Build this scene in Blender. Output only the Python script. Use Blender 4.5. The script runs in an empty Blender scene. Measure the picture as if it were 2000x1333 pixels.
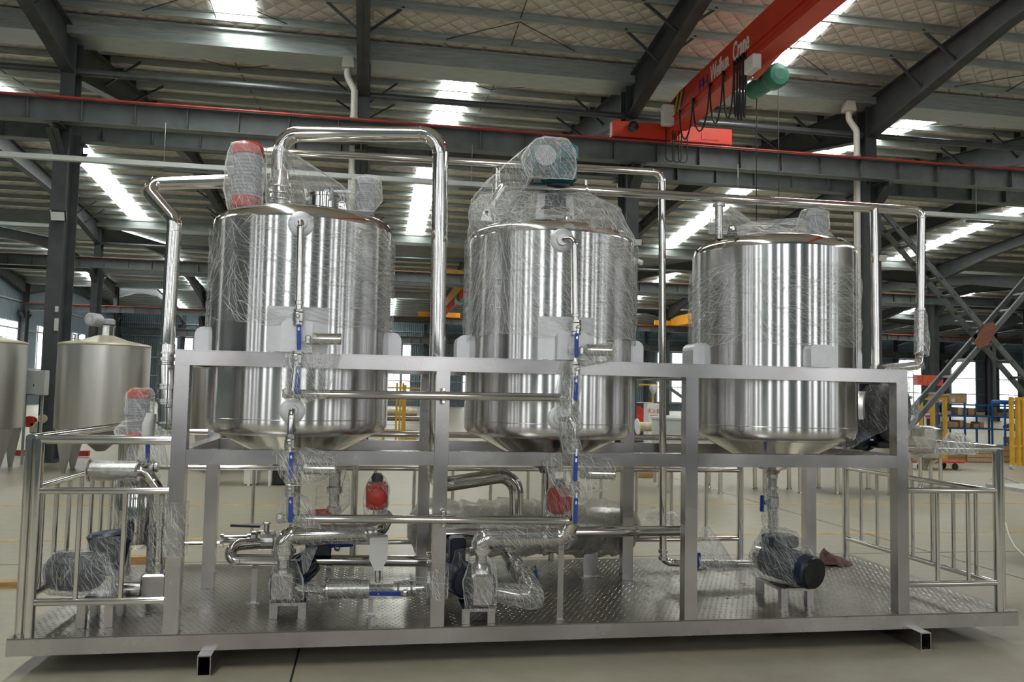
import bpy, bmesh, math, random
from mathutils import Vector, Matrix, noise as mnoise
S = bpy.context.scene
col = S.collection
random.seed(7)
# ---------------------------------------------------------------- camera
F = 1614.0
YAW, PIT, ROL = .1715, .0632, .021
CAM = Vector((2.0755, -4.8717, 1.3606))
FW = Vector((math.sin(YAW)*math.cos(PIT), math.cos(YAW)*math.cos(PIT), math.sin(PIT)))
R0 = Vector((math.cos(YAW), -math.sin(YAW), 0)); U0 = R0.cross(FW)
RT = R0*math.cos(ROL)+U0*math.sin(ROL); UP = U0*math.cos(ROL)-R0*math.sin(ROL)
cd = bpy.data.cameras.new('camera'); cam = bpy.data.objects.new('camera', cd); col.objects.link(cam)
cd.sensor_width = 36.0; cd.lens = 36.0*F/2000.0; cd.clip_start = .05; cd.clip_end = 400
cam.matrix_world = Matrix(((RT.x, UP.x, -FW.x, CAM.x), (RT.y, UP.y, -FW.y, CAM.y), (RT.z, UP.z, -FW.z, CAM.z), (0, 0, 0, 1)))
S.camera = cam
# ---------------------------------------------------------------- world, light, exposure
w = bpy.data.worlds.new('sky'); S.world = w; w.use_nodes = True
w.node_tree.nodes['Background'].inputs[0].default_value = (.80, .90, 1, 1)
w.node_tree.nodes['Background'].inputs[1].default_value = 1.0
SKYLIGHT, WINDOW, FRONTWIN = 27.0, 4.5, 5.6      # daylight coming through roof lights and window panes
S.view_settings.view_transform = 'Standard'; S.view_settings.look = 'None'
S.view_settings.gamma = 1; S.view_settings.use_curve_mapping = False
S.view_settings.exposure = -.42
try:
    S.cycles.max_bounces = 6; S.cycles.diffuse_bounces = 3; S.cycles.glossy_bounces = 4
    S.cycles.use_adaptive_sampling = True; S.cycles.adaptive_threshold = .045
    S.cycles.transparent_max_bounces = 16; S.cycles.caustics_reflective = False; S.cycles.caustics_refractive = False
    S.cycles.use_denoising = True; S.cycles.sample_clamp_indirect = 6.0
except Exception: pass
# ---------------------------------------------------------------- unprojection (pixel of the 2000x1333 frame -> point on a plane of known depth)
def ray(x, y): return FW+RT*((x-1000)/F)-UP*((y-666.5)/F)
def at(x, y, Y): d = ray(x, y); return CAM+d*((Y-CAM.y)/d.y)
def atX(x, y, X): d = ray(x, y); return CAM+d*((X-CAM.x)/d.x)
def atZ(x, y, Z): d = ray(x, y); return CAM+d*((Z-CAM.z)/d.z)
# ---------------------------------------------------------------- materials
MATS = {}
def nt(name):
    m = bpy.data.materials.new(name); m.use_nodes = True; n = m.node_tree
    MATS[name] = m
    return m, n, n.nodes, n.links, n.nodes['Principled BSDF']
def texco(N, L, scale=(1, 1, 1), rot=(0, 0, 0), kind='Object'):
    tc = N.new('ShaderNodeTexCoord'); mp = N.new('ShaderNodeMapping')
    mp.inputs['Scale'].default_value = scale; mp.inputs['Rotation'].default_value = rot
    L.new(tc.outputs[kind], mp.inputs['Vector']); return mp.outputs[0]
def noise_tex(N, L, vec, scale, detail=4, rough=.55, dist=0):
    t = N.new('ShaderNodeTexNoise'); t.inputs['Scale'].default_value = scale; t.inputs['Detail'].default_value = detail
    t.inputs['Roughness'].default_value = rough; t.inputs['Distortion'].default_value = dist
    L.new(vec, t.inputs['Vector']); return t.outputs['Fac']
def ramp(N, L, fac, stops):
    r = N.new('ShaderNodeValToRGB'); e = r.color_ramp.elements
    while len(e) < len(stops): e.new(.5)
    for k, (p, c) in zip(e, stops):
        k.position = p; k.color = (c[0], c[1], c[2], 1) if not isinstance(c, (int, float)) else (c, c, c, 1)
    L.new(fac, r.inputs[0]); return r.outputs[0]
def bump(N, L, h, strength, dist, target):
    b = N.new('ShaderNodeBump'); b.inputs['Strength'].default_value = strength; b.inputs['Distance'].default_value = dist
    L.new(h, b.inputs['Height']); L.new(b.outputs[0], target); return b
def plain(name, c, rough=.5, metal=0, vary=.12, scale=6, bmp=0, bscale=40, stretch=(1, 1, 1)):
    m, n, N, L, P = nt(name)
    v = texco(N, L, stretch)
    f = noise_tex(N, L, v, scale)
    lo = [x*(1-vary) for x in c]; hi = [min(1, x*(1+vary)) for x in c]
    L.new(ramp(N, L, f, [(.3, lo), (.7, hi)]), P.inputs['Base Color'])
    P.inputs['Roughness'].default_value = rough; P.inputs['Metallic'].default_value = metal
    if bmp: bump(N, L, noise_tex(N, L, v, bscale, 3), bmp, .01, P.inputs['Normal'])
    return m
def emit(name, c, s):
    m = bpy.data.materials.new(name); m.use_nodes = True; N = m.node_tree.nodes; L = m.node_tree.links
    N.clear(); o = N.new('ShaderNodeOutputMaterial'); e = N.new('ShaderNodeEmission')
    e.inputs[0].default_value = (*c, 1); e.inputs[1].default_value = s
    L.new(e.outputs[0], o.inputs[0]); MATS[name] = m; return m
def steel(name, c, rough, stretch, sscale, bstr, aniso=0.0, rvar=.12, bdist=.003, axis='Z', blot=0, cv=.86):
    m, n, N, L, P = nt(name)
    v = texco(N, L, stretch)
    f = noise_tex(N, L, v, sscale, 5, .6)
    cc = ramp(N, L, f, [(.3, [x*cv for x in c]), (.7, c)])
    if blot:
        g = noise_tex(N, L, texco(N, L), 2.2, 5, .6, .6)
        mx = N.new('ShaderNodeMix'); mx.data_type = 'RGBA'
        mx.inputs['B'].default_value = (.36, .25, .20, 1)
        L.new(ramp(N, L, g, [(.60, 0), (.78, blot)]), mx.inputs['Factor']); L.new(cc, mx.inputs['A']); cc = mx.outputs['Result']
    L.new(cc, P.inputs['Base Color'])
    P.inputs['Metallic'].default_value = 1
    rr = N.new('ShaderNodeMapRange'); rr.inputs['To Min'].default_value = max(.02, rough-rvar*.5); rr.inputs['To Max'].default_value = rough+rvar*.5
    L.new(f, rr.inputs['Value']); L.new(rr.outputs[0], P.inputs['Roughness'])
    if aniso:
        P.inputs['Anisotropic'].default_value = aniso; P.inputs['Anisotropic Rotation'].default_value = .25
        t = N.new('ShaderNodeTangent'); t.direction_type = 'RADIAL'; t.axis = axis; L.new(t.outputs[0], P.inputs['Tangent'])
    if bstr: bump(N, L, f, bstr, bdist, P.inputs['Normal'])
    return m
M_tank = steel('brushed_stainless', (.76, .75, .75), .205, (1, 1, .04), 5, .05, aniso=.985, bdist=.008, rvar=.03)
M_tube = steel('polished_stainless', (.74, .72, .69), .09, (1, 1, 1), 5, .04, rvar=.06)
M_frame = steel('satin_stainless', (.60, .578, .572), .26, (1, 1, 1), 1.6, .04, rvar=.34, blot=.45, cv=.66)
M_tread = steel('tread_lozenge_steel', (.36, .35, .31), .26, (1, 1, 1), 3, 0, rvar=.1)
M_cone = steel('mirror_stainless', (.70, .68, .62), .13, (1, 1, 1), 6, .05, rvar=.05)
M_lug = steel('matt_stainless', (.74, .74, .75), .48, (1, 1, 1), 9, .03, rvar=.1)
M_fit = steel('cast_stainless', (.70, .69, .67), .22, (1, 1, 1), 30, .12, rvar=.12)
M_old = steel('dull_stainless', (.68, .67, .645), .36, (1, 1, .05), 6, .15, aniso=.6)
M_galv = plain('galvanised_steel', (.40, .44, .43), .40, .5, .18, 9, stretch=(.3, 3, 3))
M_dark = plain('dark_grey_paint', (.052, .058, .062), .5, 0, .2, 3)
M_beam = plain('runway_grey_paint', (.105, .118, .118), .5, 0, .2, 2.5)
M_tie = plain('tie_tube_paint', (.10, .11, .115), .35, .3, .2, 3)
M_red = plain('crane_red_paint', (.66, .045, .018), .38, 0, .08, 2)
M_redrail = plain('rail_red_paint', (.46, .035, .025), .5, 0, .2, 6)
M_rust = plain('rail_brown_rust', (.20, .075, .05), .7, 0, .3, 8)
M_orange = plain('crane_orange_paint', (.78, .36, .03), .42, 0, .12, 2)
M_yellow = plain('safety_yellow_paint', (.72, .42, .04), .45, 0, .12, 6)
M_blue = plain('handle_blue_vinyl', (.02, .06, .32), .35, 0, .25, 60)
M_rackblue = plain('rack_blue_paint', (.02, .11, .30), .45, 0, .2, 8)
M_navy = plain('motor_navy_paint', (.018, .03, .055), .35, .1, .3, 10)
M_teal = plain('motor_teal_paint', (.02, .14, .16), .35, .1, .3, 10)
M_black = plain('black_paint', (.012, .012, .014), .32, 0, .3, 8)
M_rubber = plain('black_rubber', (.018, .018, .018), .7, 0, .2, 20)
M_grey = plain('grey_cast_paint', (.42, .43, .47), .45, 0, .12, 10)
M_lightgrey = plain('light_grey_box_paint', (.52, .55, .53), .45, 0, .06, 5)
M_white = plain('white_paint', (.78, .78, .76), .4, 0, .05, 5)
M_pvc = plain('pvc_offwhite', (.62, .61, .55), .4, 0, .06, 2)
M_cream = plain('cream_insulation', (.62, .55, .38), .6, 0, .15, 12)
M_redmot = plain('motor_red_plastic', (.58, .05, .03), .35, 0, .1, 8)
M_green = plain('hoist_green_paint', (.05, .22, .15), .4, 0, .15, 8)
M_carton = plain('brown_cardboard', (.42, .27, .15), .8, 0, .15, 9)
M_carton2 = plain('pale_cardboard', (.52, .37, .22), .8, 0, .15, 9)
M_wood = plain('raw_wood', (.40, .24, .10), .7, 0, .3, 5, stretch=(1, 1, 12))
M_rag = plain('mauve_cotton', (.22, .13, .12), .9, 0, .3, 30)
M_letter = plain('white_lettering', (.85, .83, .80), .5, 0, .03, 5)
M_logo = plain('blue_lettering', (.04, .04, .30), .5, 0, .05, 5)
M_redtext = plain('red_lettering', (.65, .04, .04), .5, 0, .05, 5)
M_banner = plain('red_cloth', (.80, .07, .08), .7, 0, .05, 3)
M_gold = plain('gold_lettering', (.65, .30, .06), .6, 0, .05, 3)
M_line = plain('floor_yellow_paint', (.56, .33, .09), .5, 0, .4, 5)
M_purple = plain('purple_plastic', (.12, .06, .22), .5, 0, .2, 9)
M_slate = plain('slate_blue_paint', (.06, .07, .10), .5, 0, .1, 5)
M_teeth = plain('dark_gap', (.01, .01, .01), .8, 0, .1, 9)
M_sky = emit('roof_light_daylight', (.97, 1.0, .96), SKYLIGHT)
M_win = emit('window_daylight', (.93, .97, 1.0), WINDOW)
M_fwin = emit('front_window_daylight', (.97, .98, 1.0), FRONTWIN)
M_lampface = plain('floodlight_glass', (.62, .64, .62), .25, 0, .04, 4)
# floor: worn painted concrete
m, n, N, L, P = nt('painted_concrete'); M_floor = m
v = texco(N, L); a = noise_tex(N, L, v, .45, 6, .6); b = noise_tex(N, L, v, 7, 6, .7)
mx = N.new('ShaderNodeMix'); mx.data_type = 'RGBA'; mx.inputs['Factor'].default_value = .35
L.new(ramp(N, L, a, [(.3, (.285, .262, .190)), (.7, (.370, .342, .255))]), mx.inputs['A'])
L.new(ramp(N, L, b, [(.3, (.23, .21, .155)), (.7, (.41, .385, .30))]), mx.inputs['B'])
L.new(mx.outputs['Result'], P.inputs['Base Color'])
L.new(ramp(N, L, a, [(.25, .30), (.75, .48)]), P.inputs['Roughness'])
bump(N, L, b, .05, .01, P.inputs['Normal'])
# quilted roof insulation (stitched foil-faced blanket)
m, n, N, L, P = nt('quilted_roof_blanket'); M_quilt = m
v = texco(N, L, (1, 1, 0), (0, 0, .785))
sx = N.new('ShaderNodeSeparateXYZ'); L.new(v, sx.inputs[0])
def tri(o):
    q = N.new('ShaderNodeMath'); q.operation = 'PINGPONG'; q.inputs[1].default_value = .155; L.new(o, q.inputs[0])
    z = N.new('ShaderNodeMath'); z.operation = 'MULTIPLY'; z.inputs[1].default_value = 1/.155; L.new(q.outputs[0], z.inputs[0])
    k = N.new('ShaderNodeMath'); k.operation = 'POWER'; k.inputs[1].default_value = .45; L.new(z.outputs[0], k.inputs[0]); return k.outputs[0]
mm = N.new('ShaderNodeMath'); mm.operation = 'MINIMUM'; L.new(tri(sx.outputs[0]), mm.inputs[0]); L.new(tri(sx.outputs[1]), mm.inputs[1])
nn = noise_tex(N, L, texco(N, L), 3.0, 4)
ad = N.new('ShaderNodeMath'); ad.operation = 'MULTIPLY_ADD'; ad.inputs[1].default_value = .5; L.new(nn, ad.inputs[0]); L.new(mm.outputs[0], ad.inputs[2])
mq = N.new('ShaderNodeMix'); mq.data_type = 'RGBA'; mq.inputs['A'].default_value = (.50, .465, .42, 1)
L.new(ramp(N, L, mm.outputs[0], [(.12, 0), (.30, 1)]), mq.inputs['Factor'])
L.new(ramp(N, L, nn, [(.3, (.64, .60, .545)), (.7, (.80, .76, .70))]), mq.inputs['B']); L.new(mq.outputs['Result'], P.inputs['Base Color'])
P.inputs['Roughness'].default_value = .42; P.inputs['Metallic'].default_value = .15
bump(N, L, ad.outputs[0], .9, .05, P.inputs['Normal'])
# profiled wall sheet
def sheet(name, c, axis):
    m, n, N, L, P = nt(name)
    wv = N.new('ShaderNodeTexWave'); wv.bands_direction = axis; wv.inputs['Scale'].default_value = 1.6
    L.new(texco(N, L), wv.inputs['Vector'])
    f = noise_tex(N, L, texco(N, L), .6)
    L.new(ramp(N, L, f, [(.3, [x*.85 for x in c]), (.7, c)]), P.inputs['Base Color'])
    P.inputs['Roughness'].default_value = .45
    bump(N, L, wv.outputs['Fac'], .8, .05, P.inputs['Normal']); return m
M_sheet = sheet('blue_grey_wall_sheet', (.20, .27, .31), 'X')
M_sheety = sheet('blue_grey_wall_sheet_side', (.20, .27, .31), 'Y')
# checker plate deck
m, n, N, L, P = nt('tread_plate'); M_deck = m
nz = noise_tex(N, L, texco(N, L), 2.0, 6, .65)
L.new(ramp(N, L, nz, [(.3, (.20, .19, .16)), (.7, (.31, .295, .25))]), P.inputs['Base Color'])
P.inputs['Metallic'].default_value = .9
L.new(ramp(N, L, nz, [(.3, .38), (.7, .26)]), P.inputs['Roughness'])
bump(N, L, nz, .08, .004, P.inputs['Normal'])
# stretch film: clear, with bright creases
def film(name, rot, scale, base=.03, crease=.4, tint=(.95, .96, .95), lo=.53, hi=.64, milk=.0, edge=.22):
    m = bpy.data.materials.new(name); m.use_nodes = True; N = m.node_tree.nodes; L = m.node_tree.links
    N.clear(); o = N.new('ShaderNodeOutputMaterial'); MATS[name] = m
    v1 = texco(N, L, scale, rot); f1 = noise_tex(N, L, v1, 3.0, 5, .6, .8)
    v2 = texco(N, L, (scale[0], scale[1], scale[2]*1.3), (rot[0]+.5, rot[1]-.4, rot[2]+.9)); f2 = noise_tex(N, L, v2, 4.0, 4, .6, .5)
    big = noise_tex(N, L, texco(N, L), 3.2, 4, .6, 1.0)
    mp = N.new('ShaderNodeMath'); mp.operation = 'MAXIMUM'
    L.new(ramp(N, L, f1, [(lo, 0), (hi, 1)]), mp.inputs[0]); L.new(ramp(N, L, f2, [(lo+.03, 0), (hi+.03, .8)]), mp.inputs[1])
    mk = N.new('ShaderNodeMath'); mk.operation = 'MULTIPLY'; L.new(mp.outputs[0], mk.inputs[0])
    L.new(ramp(N, L, big, [(.38, .12), (.64, 1)]), mk.inputs[1])
    hs = N.new('ShaderNodeMath'); hs.operation = 'MULTIPLY_ADD'; hs.inputs[1].default_value = .8; L.new(big, hs.inputs[0]); L.new(f1, hs.inputs[2])
    b = N.new('ShaderNodeBump'); b.inputs['Strength'].default_value = .8; b.inputs['Distance'].default_value = .02; L.new(hs.outputs[0], b.inputs['Height'])
    tr = N.new('ShaderNodeBsdfTransparent'); tr.inputs[0].default_value = (.985, .99, .985, 1)
    gl = N.new('ShaderNodeBsdfGlossy'); gl.inputs[0].default_value = (1, 1, 1, 1); gl.inputs['Roughness'].default_value = .07; L.new(b.outputs[0], gl.inputs['Normal'])
    df = N.new('ShaderNodeBsdfTranslucent'); df.inputs[0].default_value = (*tint, 1)
    dd = N.new('ShaderNodeBsdfDiffuse'); dd.inputs[0].default_value = (*tint, 1)
    md = N.new('ShaderNodeMixShader'); md.inputs[0].default_value = .5; L.new(df.outputs[0], md.inputs[1]); L.new(dd.outputs[0], md.inputs[2])
    lw = N.new('ShaderNodeLayerWeight'); lw.inputs[0].default_value = .25
    fa = N.new('ShaderNodeMath'); fa.operation = 'MULTIPLY_ADD'; fa.use_clamp = True; fa.inputs[1].default_value = edge; fa.inputs[2].default_value = base; L.new(lw.outputs['Facing'], fa.inputs[0])
    m1 = N.new('ShaderNodeMixShader'); L.new(fa.outputs[0], m1.inputs[0]); L.new(tr.outputs[0], m1.inputs[1]); L.new(gl.outputs[0], m1.inputs[2])
    ck = N.new('ShaderNodeMath'); ck.operation = 'MULTIPLY_ADD'; ck.inputs[1].default_value = crease; ck.inputs[2].default_value = milk; ck.use_clamp = True; L.new(mk.outputs[0], ck.inputs[0])
    m2 = N.new('ShaderNodeMixShader'); L.new(ck.outputs[0], m2.inputs[0]); L.new(m1.outputs[0], m2.inputs[1]); L.new(md.outputs[0], m2.inputs[2])
    L.new(m2.outputs[0], o.inputs[0]); return m
M_filmh = film('stretch_film_wound', (.12, .08, 0), (2.0, 2.0, 30), .02, .20, lo=.56, hi=.66)
M_filmd = film('stretch_film_slanted', (.1, .75, .2), (2.4, 2.4, 30), .06, .32, milk=.03)
M_filmv = film('stretch_film_hanging', (.1, .1, .3), (30, 30, 2.6), .06, .42, lo=.49, hi=.61, milk=.11)
M_filmt = film('stretch_film_bunched', (.5, .6, .3), (9, 9, 26), .10, .40, lo=.50, hi=.62, milk=.09)
M_bubble = film('bubble_wrap', (.2, .5, .3), (9, 9, 14), .06, .4, tint=(.74, .72, .62), lo=.45, hi=.60, milk=.50)
M_crease = plain('film_crease_white', (.93, .94, .94), .15, 0, .03, 5)
# ---------------------------------------------------------------- mesh helpers
WL = {}          # world position of each object's origin
def rot_to(d):
    return Vector((0, 0, 1)).rotation_difference(Vector(d).normalized()).to_matrix()
class MB:
    def __init__(s): s.v = []; s.f = []; s.sm = []
    def add(s, V, Fc, smooth=False):
        o = len(s.v); s.v += [Vector(p) for p in V]; s.f += [tuple(i+o for i in q) for q in Fc]; s.sm += [smooth]*len(Fc); return s
    def box(s, x0, x1, y0, y1, z0, z1):
        return s.add([(x0, y0, z0), (x1, y0, z0), (x1, y1, z0), (x0, y1, z0), (x0, y0, z1), (x1, y0, z1), (x1, y1, z1), (x0, y1, z1)],
                     [(0, 3, 2, 1), (4, 5, 6, 7), (0, 1, 5, 4), (1, 2, 6, 5), (2, 3, 7, 6), (3, 0, 4, 7)])
    def cbox(s, c, d): return s.box(c[0]-d[0]/2, c[0]+d[0]/2, c[1]-d[1]/2, c[1]+d[1]/2, c[2]-d[2]/2, c[2]+d[2]/2)
    def bbox(s, c, d, b=.008):     # box with chamfered vertical and horizontal edges
        hx, hy, hz = d[0]/2, d[1]/2, d[2]/2; V = []
        for z, k in ((-hz, b), (-hz+b, 0), (hz-b, 0), (hz, b)):
            x, y = hx-k, hy-k; e = b
            V += [(c[0]+p, c[1]+q, c[2]+z) for p, q in ((-x+e, -y), (x-e, -y), (x, -y+e), (x, y-e), (x-e, y), (-x+e, y), (-x, y-e), (-x, -y+e))]
        Fc = [tuple(range(7, -1, -1)), tuple(range(24, 32))]
        for r in range(3):
            for i in range(8): j = (i+1) % 8; Fc.append((r*8+i, r*8+j, r*8+8+j, r*8+8+i))
        return s.add(V, Fc)
    def bar(s, a, b, w, h, up=(0, 0, 1)):     # rectangular bar from a to b
        a = Vector(a); b = Vector(b); d = (b-a).normalized(); x = d.cross(Vector(up))
        if x.length < 1e-4: x = d.cross(Vector((0, 1, 0)))
        x.normalize(); y = x.cross(d)
        V = [p+x*(i*w/2)+y*(j*h/2) for p in (a, b) for i, j in ((-1, -1), (1, -1), (1, 1), (-1, 1))]
        return s.add(V, [(0, 1, 2, 3), (7, 6, 5, 4), (0, 4, 5, 1), (1, 5, 6, 2), (2, 6, 7, 3), (3, 7, 4, 0)])
    def prism(s, poly, axis, a, b):    # polygon in the other two axes, extruded along axis from a to b
        n = len(poly)
        def P(q, t): return {'X': (t, q[0], q[1]), 'Y': (q[0], t, q[1]), 'Z': (q[0], q[1], t)}[axis]
        V = [P(q, a) for q in poly]+[P(q, b) for q in poly]
        return s.add(V, [tuple(range(n)), tuple(range(2*n-1, n-1, -1))]+[(i, i+n, (i+1) % n+n, (i+1) % n) for i in range(n)])
    def lathe(s, prof, c, d=(0, 0, 1), seg=24, smooth=True, a0=0, a1=2*math.pi):   # profile (r, h) along d from c
        R = rot_to(d); c = Vector(c); V = []; full = abs(a1-a0-2*math.pi) < 1e-6; k = seg if full else seg+1
        for r, h in prof:
            for i in range(k):
                t = a0+(a1-a0)*i/seg; V.append(c+R @ Vector((r*math.cos(t), r*math.sin(t), h)))
        Fc = []
        for j in range(len(prof)-1):
            for i in range(seg):
                i2 = (i+1) % k; Fc.append((j*k+i, j*k+i2, (j+1)*k+i2, (j+1)*k+i))
        s.add(V, Fc, smooth)
        if full:
            o = len(s.v)-len(V); n = len(prof)
            if prof[0][0] > 1e-6: s.f.append(tuple(o+i for i in range(k-1, -1, -1))); s.sm.append(False)
            if prof[-1][0] > 1e-6: s.f.append(tuple(o+(n-1)*k+i for i in range(k))); s.sm.append(False)
        return s
    def cyl(s, a, b, r, seg=16, r2=None):
        a = Vector(a); b = Vector(b); l = (b-a).length
        r2 = r if r2 is None else r2
        e = min(.004, r*.15)
        return s.lathe([(r-e, 0), (r, e), (r2, l-e), (r2-e, l)], a, b-a, seg)
    def tube(s, pts, r, seg=14, caps=True):
        pts = [Vector(p) for p in pts]; n = len(pts); V = []
        t = (pts[1]-pts[0]).normalized(); x = t.orthogonal().normalized()
        for i, p in enumerate(pts):
            t2 = ((pts[min(i+1, n-1)]-p).normalized()+(p-pts[max(i-1, 0)]).normalized())
            t2 = t2.normalized() if t2.length > 1e-6 else t
            x = (x-t2*x.dot(t2)).normalized(); y = t2.cross(x)
            rr = r[i] if isinstance(r, (list, tuple)) else r
            V += [p+x*(rr*math.cos(2*math.pi*k/seg))+y*(rr*math.sin(2*math.pi*k/seg)) for k in range(seg)]
            t = t2
        Fc = [(i*seg+k, i*seg+(k+1) % seg, (i+1)*seg+(k+1) % seg, (i+1)*seg+k) for i in range(n-1) for k in range(seg)]
        s.add(V, Fc, True)
        if caps:
            o = len(s.v)-len(V); s.f += [tuple(o+k for k in range(seg-1, -1, -1)), tuple(o+(n-1)*seg+k for k in range(seg))]; s.sm += [False, False]
        return s
    def build(s, name, mat, parent=None, loc=None):
        base = WL[parent.name] if parent else None
        if base is None:
            if loc is None:
                xs = [p.x for p in s.v]; ys = [p.y for p in s.v]; zs = [p.z for p in s.v]
                loc = Vector(((min(xs)+max(xs))/2, (min(ys)+max(ys))/2, min(zs)))
            base = Vector(loc)
        me = bpy.data.meshes.new(name); me.from_pydata([p-base for p in s.v], [], s.f)
        me.polygons.foreach_set('use_smooth', s.sm)
        bm = bmesh.new(); bm.from_mesh(me); bmesh.ops.recalc_face_normals(bm, faces=bm.faces)
        for e in bm.edges:
            if len(e.link_faces) != 2 or e.calc_face_angle(0) > .7: e.smooth = False
        bm.to_mesh(me); bm.free()
        me.materials.append(mat); me.update()
        o = bpy.data.objects.new(name, me); col.objects.link(o)
        if parent: o.parent = parent
        else: o.location = base
        WL[o.name] = base
        return o
def B(): return MB()
def tag(o, label, cat, group=None, kind=None):
    o['label'] = label; o['category'] = cat
    if group: o['group'] = group
    if kind: o['kind'] = kind
    return o
def struct(o): o['kind'] = 'structure'; return o
def thing(name, label, cat, loc=(0, 0, 0), group=None):
    o = bpy.data.objects.new(name, None); col.objects.link(o); o.location = loc; o.empty_display_size = .1
    WL[o.name] = Vector(loc); return tag(o, label, cat, group)
def inst(src, name, parent, off, rotz=0):      # another piece sharing src's mesh, moved by off (world offset from src)
    o = bpy.data.objects.new(name, src.data); col.objects.link(o)
    o.parent = parent; o.location = src.location+Vector(off); o.rotation_euler.z = rotz
    WL[o.name] = WL[src.name]; return o
def bend(pts, r, n=7):          # polyline with rounded corners
    pts = [Vector(p) for p in pts]; out = [pts[0]]
    for i in range(1, len(pts)-1):
        p = pts[i]; a = pts[i-1]-p; b = pts[i+1]-p
        ang = a.angle(b); rr = r[i-1] if isinstance(r, (list, tuple)) else r
        d = min(rr/math.tan(ang/2) if ang > .01 else 0, a.length*.49, b.length*.49); rr = d*math.tan(ang/2)
        a.normalize(); b.normalize(); c = p+(a+b).normalized()*(rr/math.sin(ang/2))
        s0 = p+a*d-c; s1 = p+b*d-c; tot = s0.angle(s1); ax = s0.cross(s1).normalized() if tot > 1e-3 else Vector((0, 0, 1))
        for k in range(n+1): out.append(c+Matrix.Rotation(tot*k/n, 3, ax) @ s0)
    out.append(pts[-1]); return out
def pipe(name, label, pts, r, mat=None, br=None, seg=18, rings=(), cat='pipe', group=None, clamps=()):
    """a pipe run: one tube mesh with weld rings / clamp ferrules as parts"""
    P = [Vector(p) for p in pts]
    root = thing(name, label, cat, P[-1], group)
    B().tube(bend(P, br or r*3, 8), r, seg).build('pipe_run', mat or M_tube, root)
    for (a, b, t) in rings:      # segment a-b of the polyline at fraction t
        p = P[a].lerp(P[b], t); d = (P[b]-P[a]).normalized()
        B().lathe([(r*1.02, -.012), (r*1.28, -.010), (r*1.28, .010), (r*1.02, .012)], p, d, 18).build('clamp_ring', M_fit, root)
    for i in range(1, len(P)-1):   # weld beads either side of each elbow
        for q in (P[i-1], P[i+1]):
            d = (q-P[i]).normalized(); k = min((br or r*3), (q-P[i]).length*.48)
            B().lathe([(r*.98, -.003), (r*1.035, 0), (r*.98, .003)], P[i]+d*k, d, 18).build('weld_bead', M_fit, root)
    return root
def hull(points, name, mat, parent=None, sub=2, amp=.012, freq=9.0, smooth=True, relax=.4):
    bm = bmesh.new()
    for p in points: bm.verts.new(p)
    bmesh.ops.convex_hull(bm, input=bm.verts)
    bmesh.ops.delete(bm, geom=[v for v in bm.verts if not v.link_faces], context='VERTS')
    bmesh.ops.triangulate(bm, faces=bm.faces)
    for k in range(sub):
        long_e = [e for e in bm.edges if e.calc_length() > .03]
        bmesh.ops.subdivide_edges(bm, edges=long_e, cuts=1, use_grid_fill=True)
        bmesh.ops.triangulate(bm, faces=bm.faces)
    bmesh.ops.smooth_vert(bm, verts=bm.verts, factor=relax, use_axis_x=True, use_axis_y=True, use_axis_z=True)
    bm.normal_update()
    for v in bm.verts:
        q = v.co*freq; v.co += v.normal*(amp*(mnoise.noise(q)+.6*mnoise.noise(q*2.3+Vector((7, 3, 1)))))
    m = MB(); bm.verts.index_update()
    m.v = [v.co.copy() for v in bm.verts]; m.f = [tuple(v.index for v in f.verts) for f in bm.faces]; m.sm = [smooth]*len(m.f); bm.free()
    return m.build(name, mat, parent)
def around(c, rx, ry, z, n=10): return [(c[0]+rx*math.cos(6.2832*i/n), c[1]+ry*math.sin(6.2832*i/n), z) for i in range(n)]
def sleeve(path, rad, name, mat, parent=None, seg=22, amp=.012, freq=8.0, step=.035):
    """film wound round a run: an open irregular tube"""
    P = [Vector(p) for p in path]; R = rad if isinstance(rad, (list, tuple)) else [rad]*len(P)
    pts = []; rr = []
    for i in range(len(P)-1):
        n = max(1, int((P[i+1]-P[i]).length/step))
        for k in range(n): pts.append(P[i].lerp(P[i+1], k/n)); rr.append(R[i]*(1-k/n)+R[i+1]*k/n)
    pts.append(P[-1]); rr.append(R[-1])
    m = MB().tube(pts, rr, seg, caps=False)
    c = [pts[i//seg] for i in range(len(m.v))]
    for i, p in enumerate(m.v):
        d = (p-c[i]).normalized(); q = p*freq; m.v[i] = p+d*(amp*(mnoise.noise(q)+.7*mnoise.noise(q*2.5)))
    return m.build(name, mat, parent)
def text_mesh(txt, size, name, mat, parent, M, depth=.004, bold=0):
    cu = bpy.data.curves.new('t', 'FONT'); cu.body = txt; cu.size = size; cu.extrude = depth; cu.offset = bold; cu.align_x = 'CENTER'; cu.align_y = 'CENTER'
    o = bpy.data.objects.new('t', cu); col.objects.link(o)
    dg = bpy.context.evaluated_depsgraph_get(); me = bpy.data.meshes.new_from_object(o.evaluated_get(dg))
    bpy.data.objects.remove(o); bpy.data.curves.remove(cu)
    me.transform(Matrix.Translation(-WL[parent.name]) @ M); me.materials.clear(); me.materials.append(mat)
    t = bpy.data.objects.new(name, me); col.objects.link(t); t.parent = parent; WL[t.name] = WL[parent.name]; return t
def frame3(o, x, y):       # matrix with given x and y axes at o
    x = Vector(x).normalized(); y = Vector(y).normalized(); z = x.cross(y)
    return Matrix(((x.x, y.x, z.x, o[0]), (x.y, y.y, z.y, o[1]), (x.z, y.z, z.z, o[2]), (0, 0, 0, 1)))
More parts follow.
